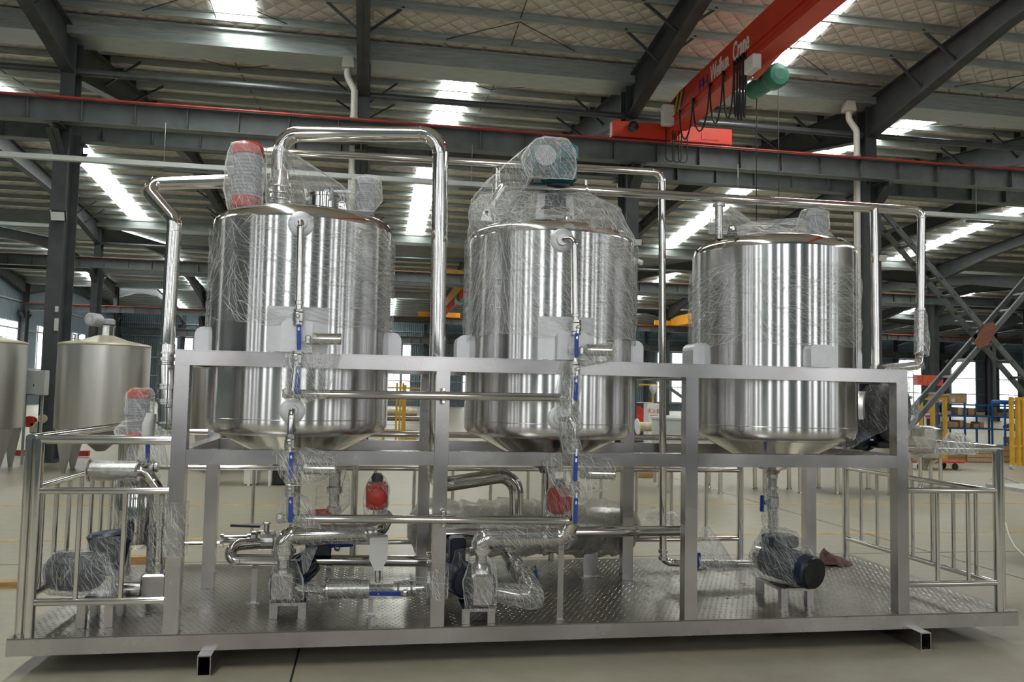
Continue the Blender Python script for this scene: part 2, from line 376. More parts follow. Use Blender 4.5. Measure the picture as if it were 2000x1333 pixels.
# ================================================================ the hall
ZF = -.20                                   # floor level (deck of the skid is z = 0)
XC = [-22.3, -16.25, -10.2, -4.2, 1.78, 7.88, 13.95, 20.0, 26.05, 32.1, 38.15, 44.2, 50.25, 56.3, 62.35, 68.4, 74.45]
YV = [-8.6, 13.3, 35.2, 59.4, 82.0]               # valley / column lines
SL, ZV = .10, 8.86                          # roof slope, blanket level at the valleys
XMIN, XMAX = -22.6, 84.0
YE = 82.4
XR = [(-17.5, 30.0), (-22.4, 44.0), (-22.4, 61.8), (-22.4, 83.8)]
struct(B().box(XMIN, XMAX, -9.2, YE+.2, ZF-.15, ZF).build('floor', M_floor, loc=(0, 0, ZF)))
for k, (px, py) in enumerate(((1480, 1044), (1480, 985))):
    y = atZ(px, py, ZF).y
    tag(B().box(-9, 26, y-.035, y+.035, ZF, ZF+.002).build('floor_line', M_line), 'worn yellow line painted on the floor %s the platform' % ('just behind', 'farther behind')[k], 'floor marking')
for k, (x, lab) in enumerate(((1.72, 'near the front post'), (7.9, 'beyond the railing'))):
    struct(B().box(x-.006, x+.006, -6, 12, ZF, ZF+.0012).build('trim_%d' % (k+1), M_teeth))
struct(B().box(-9, 26, 2.95, 2.96, ZF, ZF+.0012).build('trim_3', M_teeth))
# roof: ceiling sheets with purlins and roof lights as parts
ceil = MB(); halfs = []
for s in range(4):
    y0, y1 = YV[s], YV[s+1]; ym = (y0+y1)/2; zm = ZV+SL*(ym-y0)
    ceil.prism([(y0, ZV), (ym, zm), (y1, ZV), (y1, ZV+.06), (ym, zm+.06), (y0, ZV+.06)], 'X', XMIN, XMAX)
    halfs += [(s, y0, ym, 1), (s, y1, ym, -1)]
ceiling = struct(ceil.build('ceiling', M_quilt, loc=(0, 0, 0)))
zp = [(0, 0), (.07, 0), (.07, .012), (.016, .012), (.016, .158), (.076, .158), (.076, .170), (0, .170)]
zp2 = [(-a, b) for a, b in zp]
for s, yv, ym, sg in halfs:
    src = None; n = 10; d0 = 1.0; step = (abs(ym-yv)-d0-.25)/(n-1)
    if s == 0 and sg > 0: continue
    for i in range(n):
        d = d0+step*i; y = yv+sg*d; z = ZV+SL*d-.172
        if src is None:
            src = B().prism([(yv+sg*d0+a*sg, ZV+SL*d0-.172+b) for a, b in zp], 'X', *XR[s]).build('purlin', M_galv, ceiling); b0 = (y, z)
        else: inst(src, 'purlin', ceiling, (0, y-b0[0], z-b0[1]))
# roof lights (pairs of bays)
sky = {0: [-.80, 10.85, 22.9, -12.9], 1: [4.08, -8.35, 16.75, 29.6], 2: [-10.6, 10.5, 22.6, 34.8, 47, -17.5], 3: [-16, 4, 28, 52]}
for s, yv, ym, sg in halfs:
    for xm in (sky[s] if not (s == 0 and sg > 0) else sky[s][:3:2]):
        d0, d1 = (.75, abs(ym-yv)-.5)
        hw = .42
        pts = [(yv+sg*d0, ZV+SL*d0-.004), (yv+sg*d1, ZV+SL*d1-.004), (yv+sg*d1, ZV+SL*d1-.016), (yv+sg*d0, ZV+SL*d0-.016)]
        B().prism(pts, 'X', xm-hw, xm+hw).build('roof_light', M_sky, ceiling)
# sag rods / bridging between purlins over the second span
for x in (-1.2, 4.9, 10.9, 17.0, -7.2):
    for yv, sg in ((YV[1], -1), (YV[1], 1)):
        B().tube([(x, yv+sg*.9, ZV+SL*.9-.10), (x, yv+sg*9.5, ZV+SL*9.5-.10)], .012, 5).build('sag_rod', M_dark, ceiling)
        for q in (-1, 1):
            B().tube([(x, yv+sg*1.95, ZV+SL*1.95-.1), (x+q*1.5, yv+sg*.95, ZV+SL*.95-.1)], .010, 5).build('sag_rod', M_dark, ceiling)
# valley gutters
for k, yv in enumerate(YV[1:4]):
    g = MB(); x0, x1 = XR[min(k+1, 2)]
    g.prism([(yv-.42, ZV+.01), (yv-.40, ZV-.33), (yv+.40, ZV-.33), (yv+.42, ZV+.01), (yv+.55, ZV+.01), (yv+.55, ZV-.03), (yv+.44, ZV-.03), (yv+.42, ZV-.35), (yv-.42, ZV-.35), (yv-.44, ZV-.03), (yv-.55, ZV-.03), (yv-.55, ZV+.01)], 'X', x0, x1)
    tag(g.build('valley_gutter', M_galv), ('long galvanised valley gutter over the nearest column row', 'galvanised valley gutter over the second column row', 'galvanised valley gutter over the third column row')[k], 'gutter')
# walls
wb = struct(B().box(XMIN, XMAX, YE, YE+.2, ZF, 9.2).build('wall_back', M_sheet, loc=(0, YE, 0)))
for z in (.6, 2.4, 4.2, 6.35, 7.6):
    B().box(XMIN, XMAX, YE-.14, YE-.01, z-.05, z+.05).build('girt', M_galv, wb)
wl = struct(B().box(XMIN-.2, XMIN, -9.2, YE+.2, ZF, 11.4).build('wall_left', M_sheety, loc=(XMIN, 0, 0)))
for z in (2.4, 5.2, 7.2): B().box(XMIN+.01, XMIN+.13, 36, 82, z-.05, z+.05).build('girt', M_galv, wl)
struct(B().box(XMAX, XMAX+.2, -9.2, YE+.2, ZF, 11.4).build('wall_right', M_sheety, loc=(XMAX, 0, 0)))
wf = struct(B().box(XMIN, XMAX, -9.4, -9.2, ZF, 9.6).build('wall_front', M_sheet, loc=(0, -9.2, 0)))
nwin = [0]
def window(x0, x1, z0, z1, y, mat, nx=2, nz=4, sg=-1, fr=.06, xw=None):
    """a glazed window on a wall: pane with frame bars; sg = side it projects to"""
    nwin[0] += 1
    t = thing('window_%d' % nwin[0], 'w', 'window', ((x0+x1)/2, y, z0)) if xw is None else thing('window_%d' % nwin[0], 'w', 'window', (xw, (x0+x1)/2, z0))
    del t['label']; del t['category']; struct(t)
    def bx(m, a0, a1, d0, d1, c0, c1):
        if xw is None: m.box(a0, a1, min(y+sg*d0, y+sg*d1), max(y+sg*d0, y+sg*d1), c0, c1)
        else: m.box(min(xw+sg*d0, xw+sg*d1), max(xw+sg*d0, xw+sg*d1), a0, a1, c0, c1)
        return m
    bx(B(), x0, x1, .01, .03, z0, z1).build('pane', mat, t)
    fm = MB()
    for a in (x0, x1): bx(fm, a-fr/2, a+fr/2, .03, .09, z0, z1)
    for c in (z0, z1): bx(fm, x0, x1, .03, .09, c-fr/2, c+fr/2)
    fm.build('window_frame', M_white, t)
    for i in range(1, nx): a = x0+(x1-x0)*i/nx; bx(B(), a-.02, a+.02, .03, .07, z0, z1).build('mullion', M_galv, t)
    for i in range(1, nz): c = z0+(z1-z0)*i/nz; bx(B(), x0, x1, .03, .07, c-.02, c+.02).build('mullion', M_galv, t)
    return t
for a, b in ((168, 190), (200, 228), (312, 345), (352, 376), (450, 490), (560, 600), (690, 715), (757, 782), (786, 802), (905, 950), (1060, 1110), (1190, 1225), (1284, 1308), (1312, 1336), (1420, 1460), (1560, 1600), (1690, 1722), (1750, 1798), (1857, 1904), (1950, 1986)):
    window(at(a, 700, YE).x, at(b, 700, YE).x, .75, 6.2, YE, M_win, 2, 5)
for y0, y1 in ((55.6, 58.8), (62.5, 65.5), (49.0, 51.4), (70, 73)):
    window(y0, y1, .9, 5.7, 0, M_win, 2, 4, 1, xw=XMIN)
# tall daylight windows of the front wall, behind the camera
for i in range(20):
    xm = -18+i*2.4+(.3, -.4, .1, .5, -.2, 0, -.5, .35)[i % 8]
    hw = (.42, .25, .50, .32, .22, .48, .3)[i % 7]
    window(xm-hw, xm+hw, 1.2, 6.0, -9.2, M_fwin, 1, 3, 1)
# ---------------------------------------------------------------- columns
def ibeam(m, x, y0, y1, z0, z1, fw=.28, tf=.022, tw=.014):
    m.box(x-fw/2, x+fw/2, y0, y0+tf, z0, z1); m.box(x-fw/2, x+fw/2, y1-tf, y1, z0, z1); return m.box(x-tw/2, x+tw/2, y0+tf, y1-tf, z0, z1)
ROWS = ('nearest', 'second', 'farthest')
def column(x, yv, row, lab):
    t = thing('steel_column', lab, 'column', (x, yv, ZF), 'columns of the %s row' % row)
    ibeam(MB(), x, yv-.36, yv+.36, ZF, 6.62).build('shaft', M_dark, t)
    ibeam(MB(), x, yv-.20, yv+.20, 6.62, 8.50).build('upper_shaft', M_dark, t)
    B().box(x-.26, x+.26, yv-.46, yv+.46, ZF, ZF+.03).build('base_plate', M_dark, t)
    for sg in (-1, 1):
        m = MB(); a, b = yv+sg*.36, yv+sg*.90
        m.prism([(a, 5.95), (b, 6.38), (b, 6.50), (a, 6.50)], 'X', x-.01, x+.01)
        m.box(x-.13, x+.13, min(a, b), max(a, b), 6.50, 6.52)
        q = MB(); q.add([(x-.12, a, 5.95), (x+.12, a, 5.95), (x+.12, b, 6.38), (x-.12, b, 6.38)], [(0, 1, 2, 3)])
        m.v += q.v; m.f += [tuple(i+len(m.v)-4 for i in f) for f in q.f]; m.sm += q.sm
        m.build('bracket', M_dark, t)
    return t
near_lab = {-4.2: 'dark grey steel column carrying a floodlight beside the conical-roofed vessel', 1.78: 'dark grey steel column behind the tank with the red motor',
            7.88: 'dark grey steel column between the teal-motor tank and the slim vertical pipe', 13.95: 'dark grey steel column with white downpipe at the crossed bracing'}
for x in XC[2:8]:
    column(x, YV[1], 'nearest', near_lab.get(x, 'dark grey steel column at the end of the nearest row, x %s' % ('beyond the left edge' if x < 0 else 'carrying the crossed bracing')).replace('x ', '') if x not in near_lab else near_lab[x])
ordn = ['first', 'second', 'third', 'fourth', 'fifth', 'sixth', 'seventh', 'eighth', 'ninth', 'tenth', 'eleventh', 'twelfth', 'thirteenth', 'fourteenth', 'fifteenth', 'sixteenth', 'seventeenth']
for i, x in enumerate(XC[1:11]): column(x, YV[2], 'second', '%s steel column from the left in the second row' % ordn[i])
for i, x in enumerate(XC[:14]): column(x, YV[3], 'third', '%s steel column from the left in the third row' % ordn[i])
# ---------------------------------------------------------------- rafters
def rafter(x, s, yv, ym, sg, lab, det):
    t = thing('roof_rafter', lab, 'rafter', (x, yv, 7.7), 'roof rafters')
    Lh = abs(ym-yv); top = lambda d: 8.655+SL*d
    dep = [(.2, .92), (4.6, .52), (Lh*.62, .52), (Lh, .70)]
    up = [(yv+sg*d, top(d)) for d, h in dep]; lo = [(yv+sg*d, top(d)-h) for d, h in dep]
    B().prism(up+lo[::-1], 'X', x-.007, x+.007).build('web', M_dark, t)
    m = MB()
    for i in range(3): m.prism([lo[i], lo[i+1], (lo[i+1][0], lo[i+1][1]+.022), (lo[i][0], lo[i][1]+.022)], 'X', x-.13, x+.13)
    m.build('bottom_flange', M_dark, t)
    B().prism([up[0], up[-1], (up[-1][0], up[-1][1]-.02), (up[0][0], up[0][1]-.02)], 'X', x-.12, x+.12).build('top_flange', M_dark, t)
    if det:
        step = (Lh-1.25)/9
        for i in range(10 if det > 1 else 7):
            d = 1.0+step*i; y = yv+sg*d
            B().box(x-.10, x+.10, y-.012, y+.012, top(d), top(d)+.19).build('purlin_cleat', M_dark, t)
        for i in (1, 3, 5, 7) if sg > 0 else (1, 2, 4):
            d = 1.0+step*i; y = yv+sg*d; h = .92-.091*min(d, 4.6)
            for q in (-1, 1):
                B().bar((x+q*.02, y, top(d)-h*.72), (x+q*.78, y, top(d)+.10), .05, .05).build('fly_brace', M_dark, t)
    return t
def bayname(x): return {-10.2: 'left of the floodlit column', -4.2: 'over the floodlit column', 1.78: 'over the tank with the red motor', 7.88: 'over the teal motor', 13.95: 'over the white downpipe at right', 20.0: 'right of the crossed bracing'}.get(x)
for x in XC[2:8]: rafter(x, 0, YV[1], 2.35, -1, 'haunched dark rafter rising toward the camera, %s' % bayname(x), 2)
for i, x in enumerate(XC[1:11]):
    nm = bayname(x) or '%s from the left' % ordn[i]
    rafter(x, 1, YV[1], 24.25, 1, 'dark rafter on the middle roof, near slope, %s' % nm, 2 if x < 27 else 0)
    rafter(x, 1, YV[2], 24.25, -1, 'dark rafter on the middle roof, far slope, %s' % nm, 1 if x < 27 else 0)
for i, x in enumerate(XC[:14]):
    rafter(x, 2, YV[2], 47.3, 1, 'distant rafter on the third roof, near slope, %s from the left' % ordn[i], 0)
    rafter(x, 2, YV[3], 47.3, -1, 'distant rafter on the third roof, far slope, %s from the left' % ordn[i], 0)
for i, x in enumerate(XC):
    rafter(x, 3, YV[3], 70.7, 1, 'farthest rafter on the last roof, near slope, %s from the left' % ordn[i], 0)
    rafter(x, 3, YV[4], 70.7, -1, 'farthest rafter on the last roof, far slope, %s from the left' % ordn[i], 0)
# eave tie tubes between column tops
for k, (yv, z) in enumerate(((YV[1], 7.86), (YV[2], 7.8))):
    for j in range(3, 8):
        a, b = XC[j-1]+.1, XC[j]-.1
        m = B().cyl((a, yv, z), (b, yv, z), .075, 12)
        tag(m.build('tie_tube', M_tie), 'dark tie tube between columns %s and %s of the %s row' % (ordn[j-1], ordn[j], ROWS[k]), 'tie tube', 'tie tubes between column tops')
# ---------------------------------------------------------------- crane runways
def runway(y, z0, z1, x0, x1, lab, railmat, stiff):
    t = thing('crane_runway', lab, 'crane runway', ((x0+x1)/2, y, z0))
    B().box(x0, x1, y-.008, y+.008, z0+.02, z1-.02).build('web', M_beam, t)
    B().box(x0, x1, y-.13, y+.13, z0, z0+.02).build('bottom_flange', M_beam, t)
    B().box(x0, x1, y-.15, y+.15, z1-.02, z1).build('top_flange', M_beam, t)
    B().box(x0, x1, y-.03, y+.03, z1+.001, z1+.045).build('rail', railmat, t)
    B().cyl((x0, y-.20, z1+.0), (x1, y-.20, z1+.0), .022, 8).build('conductor_tube', railmat, t)
    if stiff:
        n = int((x1-x0)/1.0); s0 = B().box(x0+.3-.006, x0+.3+.006, y-.12, y-.009, z0+.05, z1-.022).build('stiffener', M_beam, t)
        for i in range(1, n): inst(s0, 'stiffener', t, (i*1.0, 0, 0))
    return t
runway(12.62, 6.56, 7.02, -14, 26, 'grey crane runway beam with red rail in front of the nearest columns', M_redrail, 1)
runway(13.98, 6.56, 7.02, -14, 32, 'grey crane runway beam just behind the nearest columns', M_rust, 1)
runway(34.5, 6.56, 7.02, -22, 42, 'distant crane runway with brown rail before the second columns', M_rust, 1)
runway(35.9, 6.56, 7.02, -22, 42, 'distant crane runway behind the second columns', M_rust, 0)
runway(58.5, 6.56, 7.02, -22, 60, 'far crane runway with red rail before the third columns', M_redrail, 1)
runway(81.0, 6.3, 7.0, -22, 72, 'farthest grey crane runway close to the back wall', M_beam, 1)
for i, x in enumerate(XC): column(x, YV[4]-.1, 'last', '%s steel column from the left against the back wall' % ordn[i])
# cable tray with hangers
t = thing('cable_tray', 'pale green cable tray hung in front of the nearest columns', 'cable tray', (2, 12.25, 5.7))
m = MB().box(-12, 24, 12.2, 12.3, 5.70, 5.712); m.box(-12, 24, 12.19, 12.2, 5.70, 5.795); m.box(-12, 24, 12.3, 12.31, 5.70, 5.795)
m.build('tray', M_lightgrey, t)
for x in (-7.1, -2.05, 4.1, 10.1, 16.1): B().tube([(x, 12.25, 5.71), (x, 12.25, 6.6)], .006, 5).build('hanger_wire', M_galv, t)
for x in (-1.5, 16.4, 4.4): B().box(x-.55, x+.55, 12.2, 12.3, 5.62, 5.66).build('light_fitting', M_dark, t)
# downpipes
def downpipe(x, lab):
    t = thing('rainwater_downpipe', lab, 'downpipe', (x, 12.9, ZF))
    B().prism([(x-.10, 8.52), (x-.13, 8.34), (x-.13, 8.28), (x+.13, 8.28), (x+.13, 8.34), (x+.10, 8.52)], 'Y', 12.82, 13.04).build('hopper', M_pvc, t)
    B().tube(bend([(x, 12.93, 8.30), (x, 12.93, 8.10), (x+.16, 12.86, 7.80), (x+.16, 12.86, ZF+.1)], .2, 5), .075, 14).build('pipe_run', M_pvc, t)
    for z in (7.2, 5.0, 3.0, 1.2): B().lathe([(.077, -.03), (.086, -.02), (.086, .02), (.077, .03)], (x+.16, 12.86, z), (0, 0, 1), 14).build('clip', M_pvc, t)
downpipe(1.44, 'off-white plastic downpipe beside the column behind the red motor')
downpipe(13.25, 'off-white plastic downpipe beside the column right of the small-motor tank')
# floodlights, camera
def flood(px, py, w, h, Y, lab, tilt=.3):
    p = at(px, py, Y); t = thing('floodlight', lab, 'floodlight', p, 'wall floodlights')
    c, s = math.cos(tilt), math.sin(tilt)
    M = Matrix.Translation(p) @ Matrix.Rotation(tilt, 4, 'X')
    def tr(m):
        m.v = [M @ v for v in m.v]; return m
    tr(B().bbox((0, 0, 0), (w, .08, h), .015)).build('housing', M_black, t)
    tr(B().box(-w*.42, w*.42, -.046, -.041, -h*.40, h*.40)).build('lens', M_lampface, t)
    B().bar(p+Vector((0, .03, -.02)), p+Vector((0, .28, .05)), .05, .03).build('arm', M_black, t)
flood(114, 422, .30, .21, 12.72, 'black floodlight with white lens on the column at left')
flood(1243, 473, .26, .17, 12.72, 'black floodlight with white lens on the column between two tanks')
flood(1722, 503, .24, .19, 12.72, 'black floodlight with white lens on the column at right', .5)
p = at(1242, 513, 12.8); t = thing('security_camera', 'white security camera below the floodlight between two tanks', 'camera', p)
B().cyl(p+Vector((-.07, -.05, .05)), p+Vector((.10, -.15, -.03)), .055, 14).build('body', M_white, t)
B().cyl(p+Vector((-.05, .02, -.07)), p+Vector((-.05, .14, -.07)), .03, 10).build('mount', M_white, t)
B().bar(p+Vector((-.05, .03, -.07)), p+Vector((.0, -.08, .02)), .03, .03).build('arm', M_white, t)
p = at(134, 605, 12.9); tag(B().bbox((-4.10, 12.914, p.z), (.06, .05, .12), .01).build('junction_box', M_lightgrey), 'small pale junction box on the column at left', 'junction box')
p = at(146, 636, 12.95); tag(B().bbox((-4.09, 12.908, p.z), (.07, .06, .26), .01).build('junction_box', M_lightgrey), 'tall narrow pale box low on the column at left', 'junction box')
# crossed bracing between the two columns at right (laced members)
def laced(a, b, lab):
    a = Vector(a); b = Vector(b); t = thing('laced_brace', lab, 'brace', a, 'crossed bracing'); d = (b-a); n = int(d.length/.55); dn = d.normalized(); up = Vector((0, 0, 1)); nrm = (up-dn*up.dot(dn)).normalized()
    for sg, mt in ((-.15, M_beam), (.15, M_lightgrey if 0 else M_beam)):
        B().bar(a+Vector((0, sg*1.6, 0)), b+Vector((0, sg*1.6, 0)), .07, .12).build('channel', mt, t)
    for i in range(1, n):
        p = a+d*(i/n); B().bar(p+Vector((0, -.30, 0)), p+Vector((0, .30, 0)), .08, .02, up=nrm).build('batten', M_beam, t)
    return t
def ext(q0, q1, x): s = (x-q0.x)/(q1.x-q0.x); return q0+(q1-q0)*s
qa, qb = at(1835, 560, 13.3), at(2000, 752, 13.3); ra, rb = at(1992, 572, 13.3), at(1803, 790, 13.3)
laced(ext(qa, qb, 14.2), ext(qa, qb, 19.6), 'laced grey brace falling from upper left to lower right')
LB = laced(ext(ra, rb, 19.75), ext(ra, rb, 14.45), 'laced grey brace rising to the right like a ladder')
p = at(1926, 655, 12.98); (B().prism([(p.x-.32, p.z-.18), (p.x-.20, p.z-.34), (p.x+.05, p.z-.25), (p.x+.32, p.z+.18), (p.x+.20, p.z+.34), (p.x-.05, p.z+.25)], 'Y', 12.98, 13.0).build('gusset_plate', M_rust, LB))
# braces seen between the second and third tanks, far behind
for a, b, lab in (((11.0, 35.2, 5.9), (19.6, 35.2, .2), 'dark diagonal brace seen between two tanks above the windows'), ((20.0, 35.2, 7.4), (14.5, 35.2, 6.5), 'pale diagonal roof strut seen between two tanks')):
    tag(B().bar(a, b, .14, .14).build('diagonal_brace', M_beam), lab, 'brace')
# ---------------------------------------------------------------- red travelling crane
t = thing('bridge_crane', 'red bridge crane with white lettering and hanging festoon cables', 'crane', (8.8, 12.6, 7.0))
gx0, gx1, gz0, gz1 = 8.50, 8.80, 7.27, 7.94
B().prism([(12.75, 7.20), (12.75, 7.52), (12.45, 7.75), (12.2, 7.88), (11.7, gz1), (-7.6, gz1), (-7.6, gz0), (12.3, gz0)], 'X', gx0, gx1).build('girder', M_red, t)
B().box(gx0-.03, gx1+.05, -7.6, 12.2, gz0-.03, gz0-.0).build('girder_flange', M_red, t)
B().box(gx0-.012, gx0, -7.6, 12.2, gz0+.10, gz0+.11).build('girder_rib', M_red, t)
B().box(gx0-.04, gx0, -7.6, 12.3, gz0+.20, gz0+.215).build('festoon_track', M_red, t)
for x0, x1 in ((7.25, 8.62), (8.75, 10.08)):
    B().bbox(((x0+x1)/2, 12.62, 7.29), (x1-x0, .22, .36), .012).build('end_carriage', M_red, t)
B().bbox((9.55, 12.505, 7.27), (.42, .01, .17), .003).build('hatch', M_red, t)
for x in (7.45, 9.9): B().cyl((x, 12.55, 7.12), (x, 12.69, 7.12), .09, 18).build('wheel', M_dark, t)
p = Vector((7.70, 12.42, 7.33)); B().cyl(p, p+Vector((0, .1, 0)), .105, 20).build('travel_motor', M_green, t)
B().lathe([(.11, 0), (.115, .03), (.06, .045)], p, (0, -1, 0), 20).build('motor_cowl', M_black, t)
p = at(1307, 226, 12.1); B().bbox(p, (.34, .16, .46), .015).build('control_box', M_white, t)
B().bbox(p+Vector((.24, -.02, .12)), (.10, .10, .16), .01).build('switch', M_redmot, t)
for c, (a, b) in zip((M_black, M_yellow, M_black, M_yellow, M_black), ((11.62, 11.72), (11.73, 11.85), (11.86, 11.96), (11.97, 12.09), (12.10, 12.20))):
    B().prism([(a, gz0+.23), (b, gz0+.23), (b-.22, gz1-.05), (a-.22, gz1-.05)], 'X', gx0-.004, gx0).build('hazard_stripe', c, t)
lx = gx0-.002
def ftext(txt, px, py, size):
    p = atX(px, py, lx); text_mesh(txt, size, 'lettering', M_letter, t, frame3(p, (0, -1, 0), (0, 0, 1)) @ Matrix.Diagonal((.66, 1.22, 1, 1)), .004, .009)
ftext('Weihua', 1405, 133, .40); ftext('Crane', 1447, 92, .40)
p = atX(1374, 163, lx); lg = MB()
for dy in (-.20, 0, .20): lg.box(lx-.004, lx, p.y+dy-.02, p.y+dy+.02, p.z-.11, p.z+.11)
lg.box(lx-.004, lx, p.y-.22, p.y+.22, p.z-.14, p.z-.10); lg.box(lx-.004, lx, p.y-.02, p.y+.22, p.z+.08, p.z+.12); lg.box(lx-.004, lx, p.y-.22, p.y+.22, p.z-.02, p.z+.02)
lg.build('emblem', M_logo, t)
ys = [atX(a_, b_, gx0-.05).y for a_, b_ in ((1327, 231), (1353, 207), (1386, 180), (1412, 158), (1434, 140), (1440, 136), (1445, 132), (1451, 128), (1457, 123))]
for i in range(len(ys)-1):
    a, b = ys[i], ys[i+1]; dep = min(1.15, .7+.08*i)
    pts = [(gx0-.05, a+(b-a)*k/10, gz0+.17-dep*(1-(2*k/10-1)**2)**.6) for k in range(11)]
    B().tube(pts, .016, 6).build('festoon_cable', M_rubber, t)
    B().box(gx0-.07, gx0-.02, a-.03, a+.03, gz0+.13, gz0+.20).build('cable_trolley', M_black, t)
for dx in (-.10, .06, .2):
    B().tube(bend([(8.52+dx, 12.3, 7.3), (8.50+dx, 12.25, 6.55-.1*dx), (8.70+dx, 12.25, 6.55), (8.72+dx, 12.3, 7.2)], .1, 5), .014, 6).build('supply_cable', M_rubber, t)
h = thing('electric_hoist', 'green electric hoist slung under the red crane girder', 'hoist', (8.75, 8.6, 6.9))
p0 = at(1470, 178, 9.1); p1 = at(1522, 145, 8.2)
B().lathe([(.12, 0), (.17, .03), (.17, .75), (.13, .80)], p0, p1-p0, 22).build('drum', M_green, h)
B().lathe([(.19, 0), (.215, .03), (.215, .22), (.18, .27), (.10, .29)], p0.lerp(p1, .72), p1-p0, 22).build('motor_cover', M_green, h)
B().bbox(atX(1470, 126, 8.36), (.16, .34, .26), .015).build('control_box', M_white, h)
q = atX(1496, 130, 8.42); B().bar(q+Vector((0, .4, -.05)), q+Vector((0, -.5, .06)), .06, .06).build('buffer_bar', M_redmot, h)
for dy in (-.25, .25): B().bar((8.66, 8.75+dy, 7.27), (8.70, 8.75+dy, 7.0), .05, .12).build('trolley_plate', M_dark, h)
B().tube([p0+Vector((.03, -.1, -.1)), p0+Vector((.03, -.1, -3.2))], .009, 5).build('pendant_cable', M_rubber, h)
B().tube([p0+Vector((.35, -.3, -.0)), p0+Vector((.37, -.3, -3.0))], .008, 5).build('hoist_chain', M_dark, h)
# ---------------------------------------------------------------- orange cranes far behind
def far_crane(x, lab, y0=36.0, y1=58.3, z=7.1, w=1.4):
    t = thing('bridge_crane', lab, 'crane', (x, y1, z))
    B().prism([(y0-.1, z+.05), (y0+1.2, z-.12), (y1-1.2, z-.12), (y1+.1, z+.05), (y1+.1, z+.45), (y1-1.2, z+.62), (y0+1.2, z+.62), (y0-.1, z+.45)], 'X', x-.22, x+.22).build('girder', M_orange, t)
    for y in (y0, y1): B().bbox((x, y, z+.15), (w*2.3, .3, .38), .02).build('end_carriage', M_orange, t)
    for i in range(14): B().tube([(x-.3, y0+2+i*.9+k*.15, z-.1-.55*(1-(k/3-1)**2)) for k in range(7)], .05, 5).build('festoon_cable', M_redmot, t)
    B().cyl((x-.2, y0+5, z-.45), (x-.2, y0+6.2, z-.45), .3, 14).build('hoist_drum', M_green, t)
far_crane(7.3, 'orange bridge crane with red festoon seen between the two big tanks')
far_crane(26.2, 'orange bridge crane seen low between the teal-motor tank and last tank', 38.0, 58.3, 7.1, 1.4)
# ================================================================ the skid
X = [1.010, 2.474, 4.022, 5.463]; XB = [1.0105, 2.4525, 3.963, 5.430]
W = .08; HT = 1.561; HM = 1.010; DB = 1.063; DD = 1.884; XL, XRT = .226, 6.335
t = thing('skid_platform', 'long stainless skid base with tread-plate deck on two runners', 'platform', ((XL+XRT)/2, DD/2, ZF))
B().box(XL+.002, XRT-.002, .002, DD-.002, -.006, 0).build('deck_plate', M_deck, t)
m = MB(); px = .037
for j in range(int((DD-.05)/px)):
    for i in range(int((XRT-XL-.05)/px)):
        cx, cy = XL+.04+i*px+(px/2 if j % 2 else 0), .035+j*px; s = 1 if (i+j) % 2 else -1
        d = Vector((.7071, .7071*s, 0)); n = Vector((-.7071*s, .7071, 0)); c = Vector((cx, cy, .0)); o = len(m.v)
        m.v += [c-d*.0135, c-n*.0040, c+d*.0135, c+n*.0040, c+Vector((0, 0, .0013))-d*.005, c+Vector((0, 0, .0013))+d*.005]
        m.f += [(o, o+1, o+4), (o+1, o+5, o+4), (o+1, o+2, o+5), (o+2, o+3, o+5), (o+3, o+4, o+5), (o+3, o, o+4)]; m.sm += [False]*6
tp = m.build('tread_lozenges', M_tread, t); tp['kind'] = 'stuff'
for nm, a in (('front_beam', (XL, XRT, 0, .08)), ('rear_beam', (XL, XRT, DD-.08, DD)), ('end_beam', (XL, XL+.08, .08, DD-.08)), ('end_beam', (XRT-.08, XRT, .08, DD-.08)), ('cross_beam', (2.4, 2.48, .08, DD-.08)), ('cross_beam', (4.0, 4.08, .08, DD-.08))):
    B().box(*a, -.092, -.0065).build(nm, M_frame, t)
for xa in (1.215, 5.555):
    m = MB(); b = xa+.072; y0 = -.09; y1 = 1.93
    m.box(xa, xa+.006, y0, y1, ZF, -.0925); m.box(b-.006, b, y0, y1, ZF, -.0925); m.box(xa+.006, b-.006, y0, y1, ZF, ZF+.006); m.box(xa+.006, b-.006, y0, y1, -.0985, -.0925)
    m.build('runner', M_frame, t)
t = thing('support_frame', 'square-tube stainless frame of posts and beams carrying three tanks', 'frame', (3.2, .57, 0))
for i in range(4):
    B().box(X[i], X[i]+W, 0, W, .001, HT-W).build('post', M_frame, t)
    B().box(XB[i], XB[i]+W, DB, DB+W, .001, HT-W).build('post', M_frame, t)
B().box(X[0], X[3]+W, 0, W, HT-W+.0005, HT).build('top_beam', M_frame, t)
B().box(XB[0], XB[3]+W, DB, DB+W, HT-W+.0005, HT).build('top_beam', M_frame, t)
for i in range(3):
    B().box(X[i]+W+.001, X[i+1]-.001, 0, W, HM-W, HM).build('mid_beam', M_frame, t)
    B().box(XB[i]+W+.001, XB[i+1]-.001, DB, DB+W, HM-W, HM).build('mid_beam', M_frame, t)
for i in range(4):
    xa = (X[i]+XB[i])/2
    B().box(xa, xa+W, W+.001, DB-.001, HT-W, HT).build('cross_beam', M_frame, t)
    if i in (0, 3): B().box(xa, xa+W, W+.001, DB-.001, HM-W, HM).build('side_beam', M_frame, t)
# thin raw-edged plate tops on the beams
for y0, y1 in ((-.004, .10), (DB-.02, DB+W+.004)):
    B().box(X[0]-.004, X[3]+W+.004, y0, y1, HT+.0005, HT+.006).build('top_strip', M_frame, t)
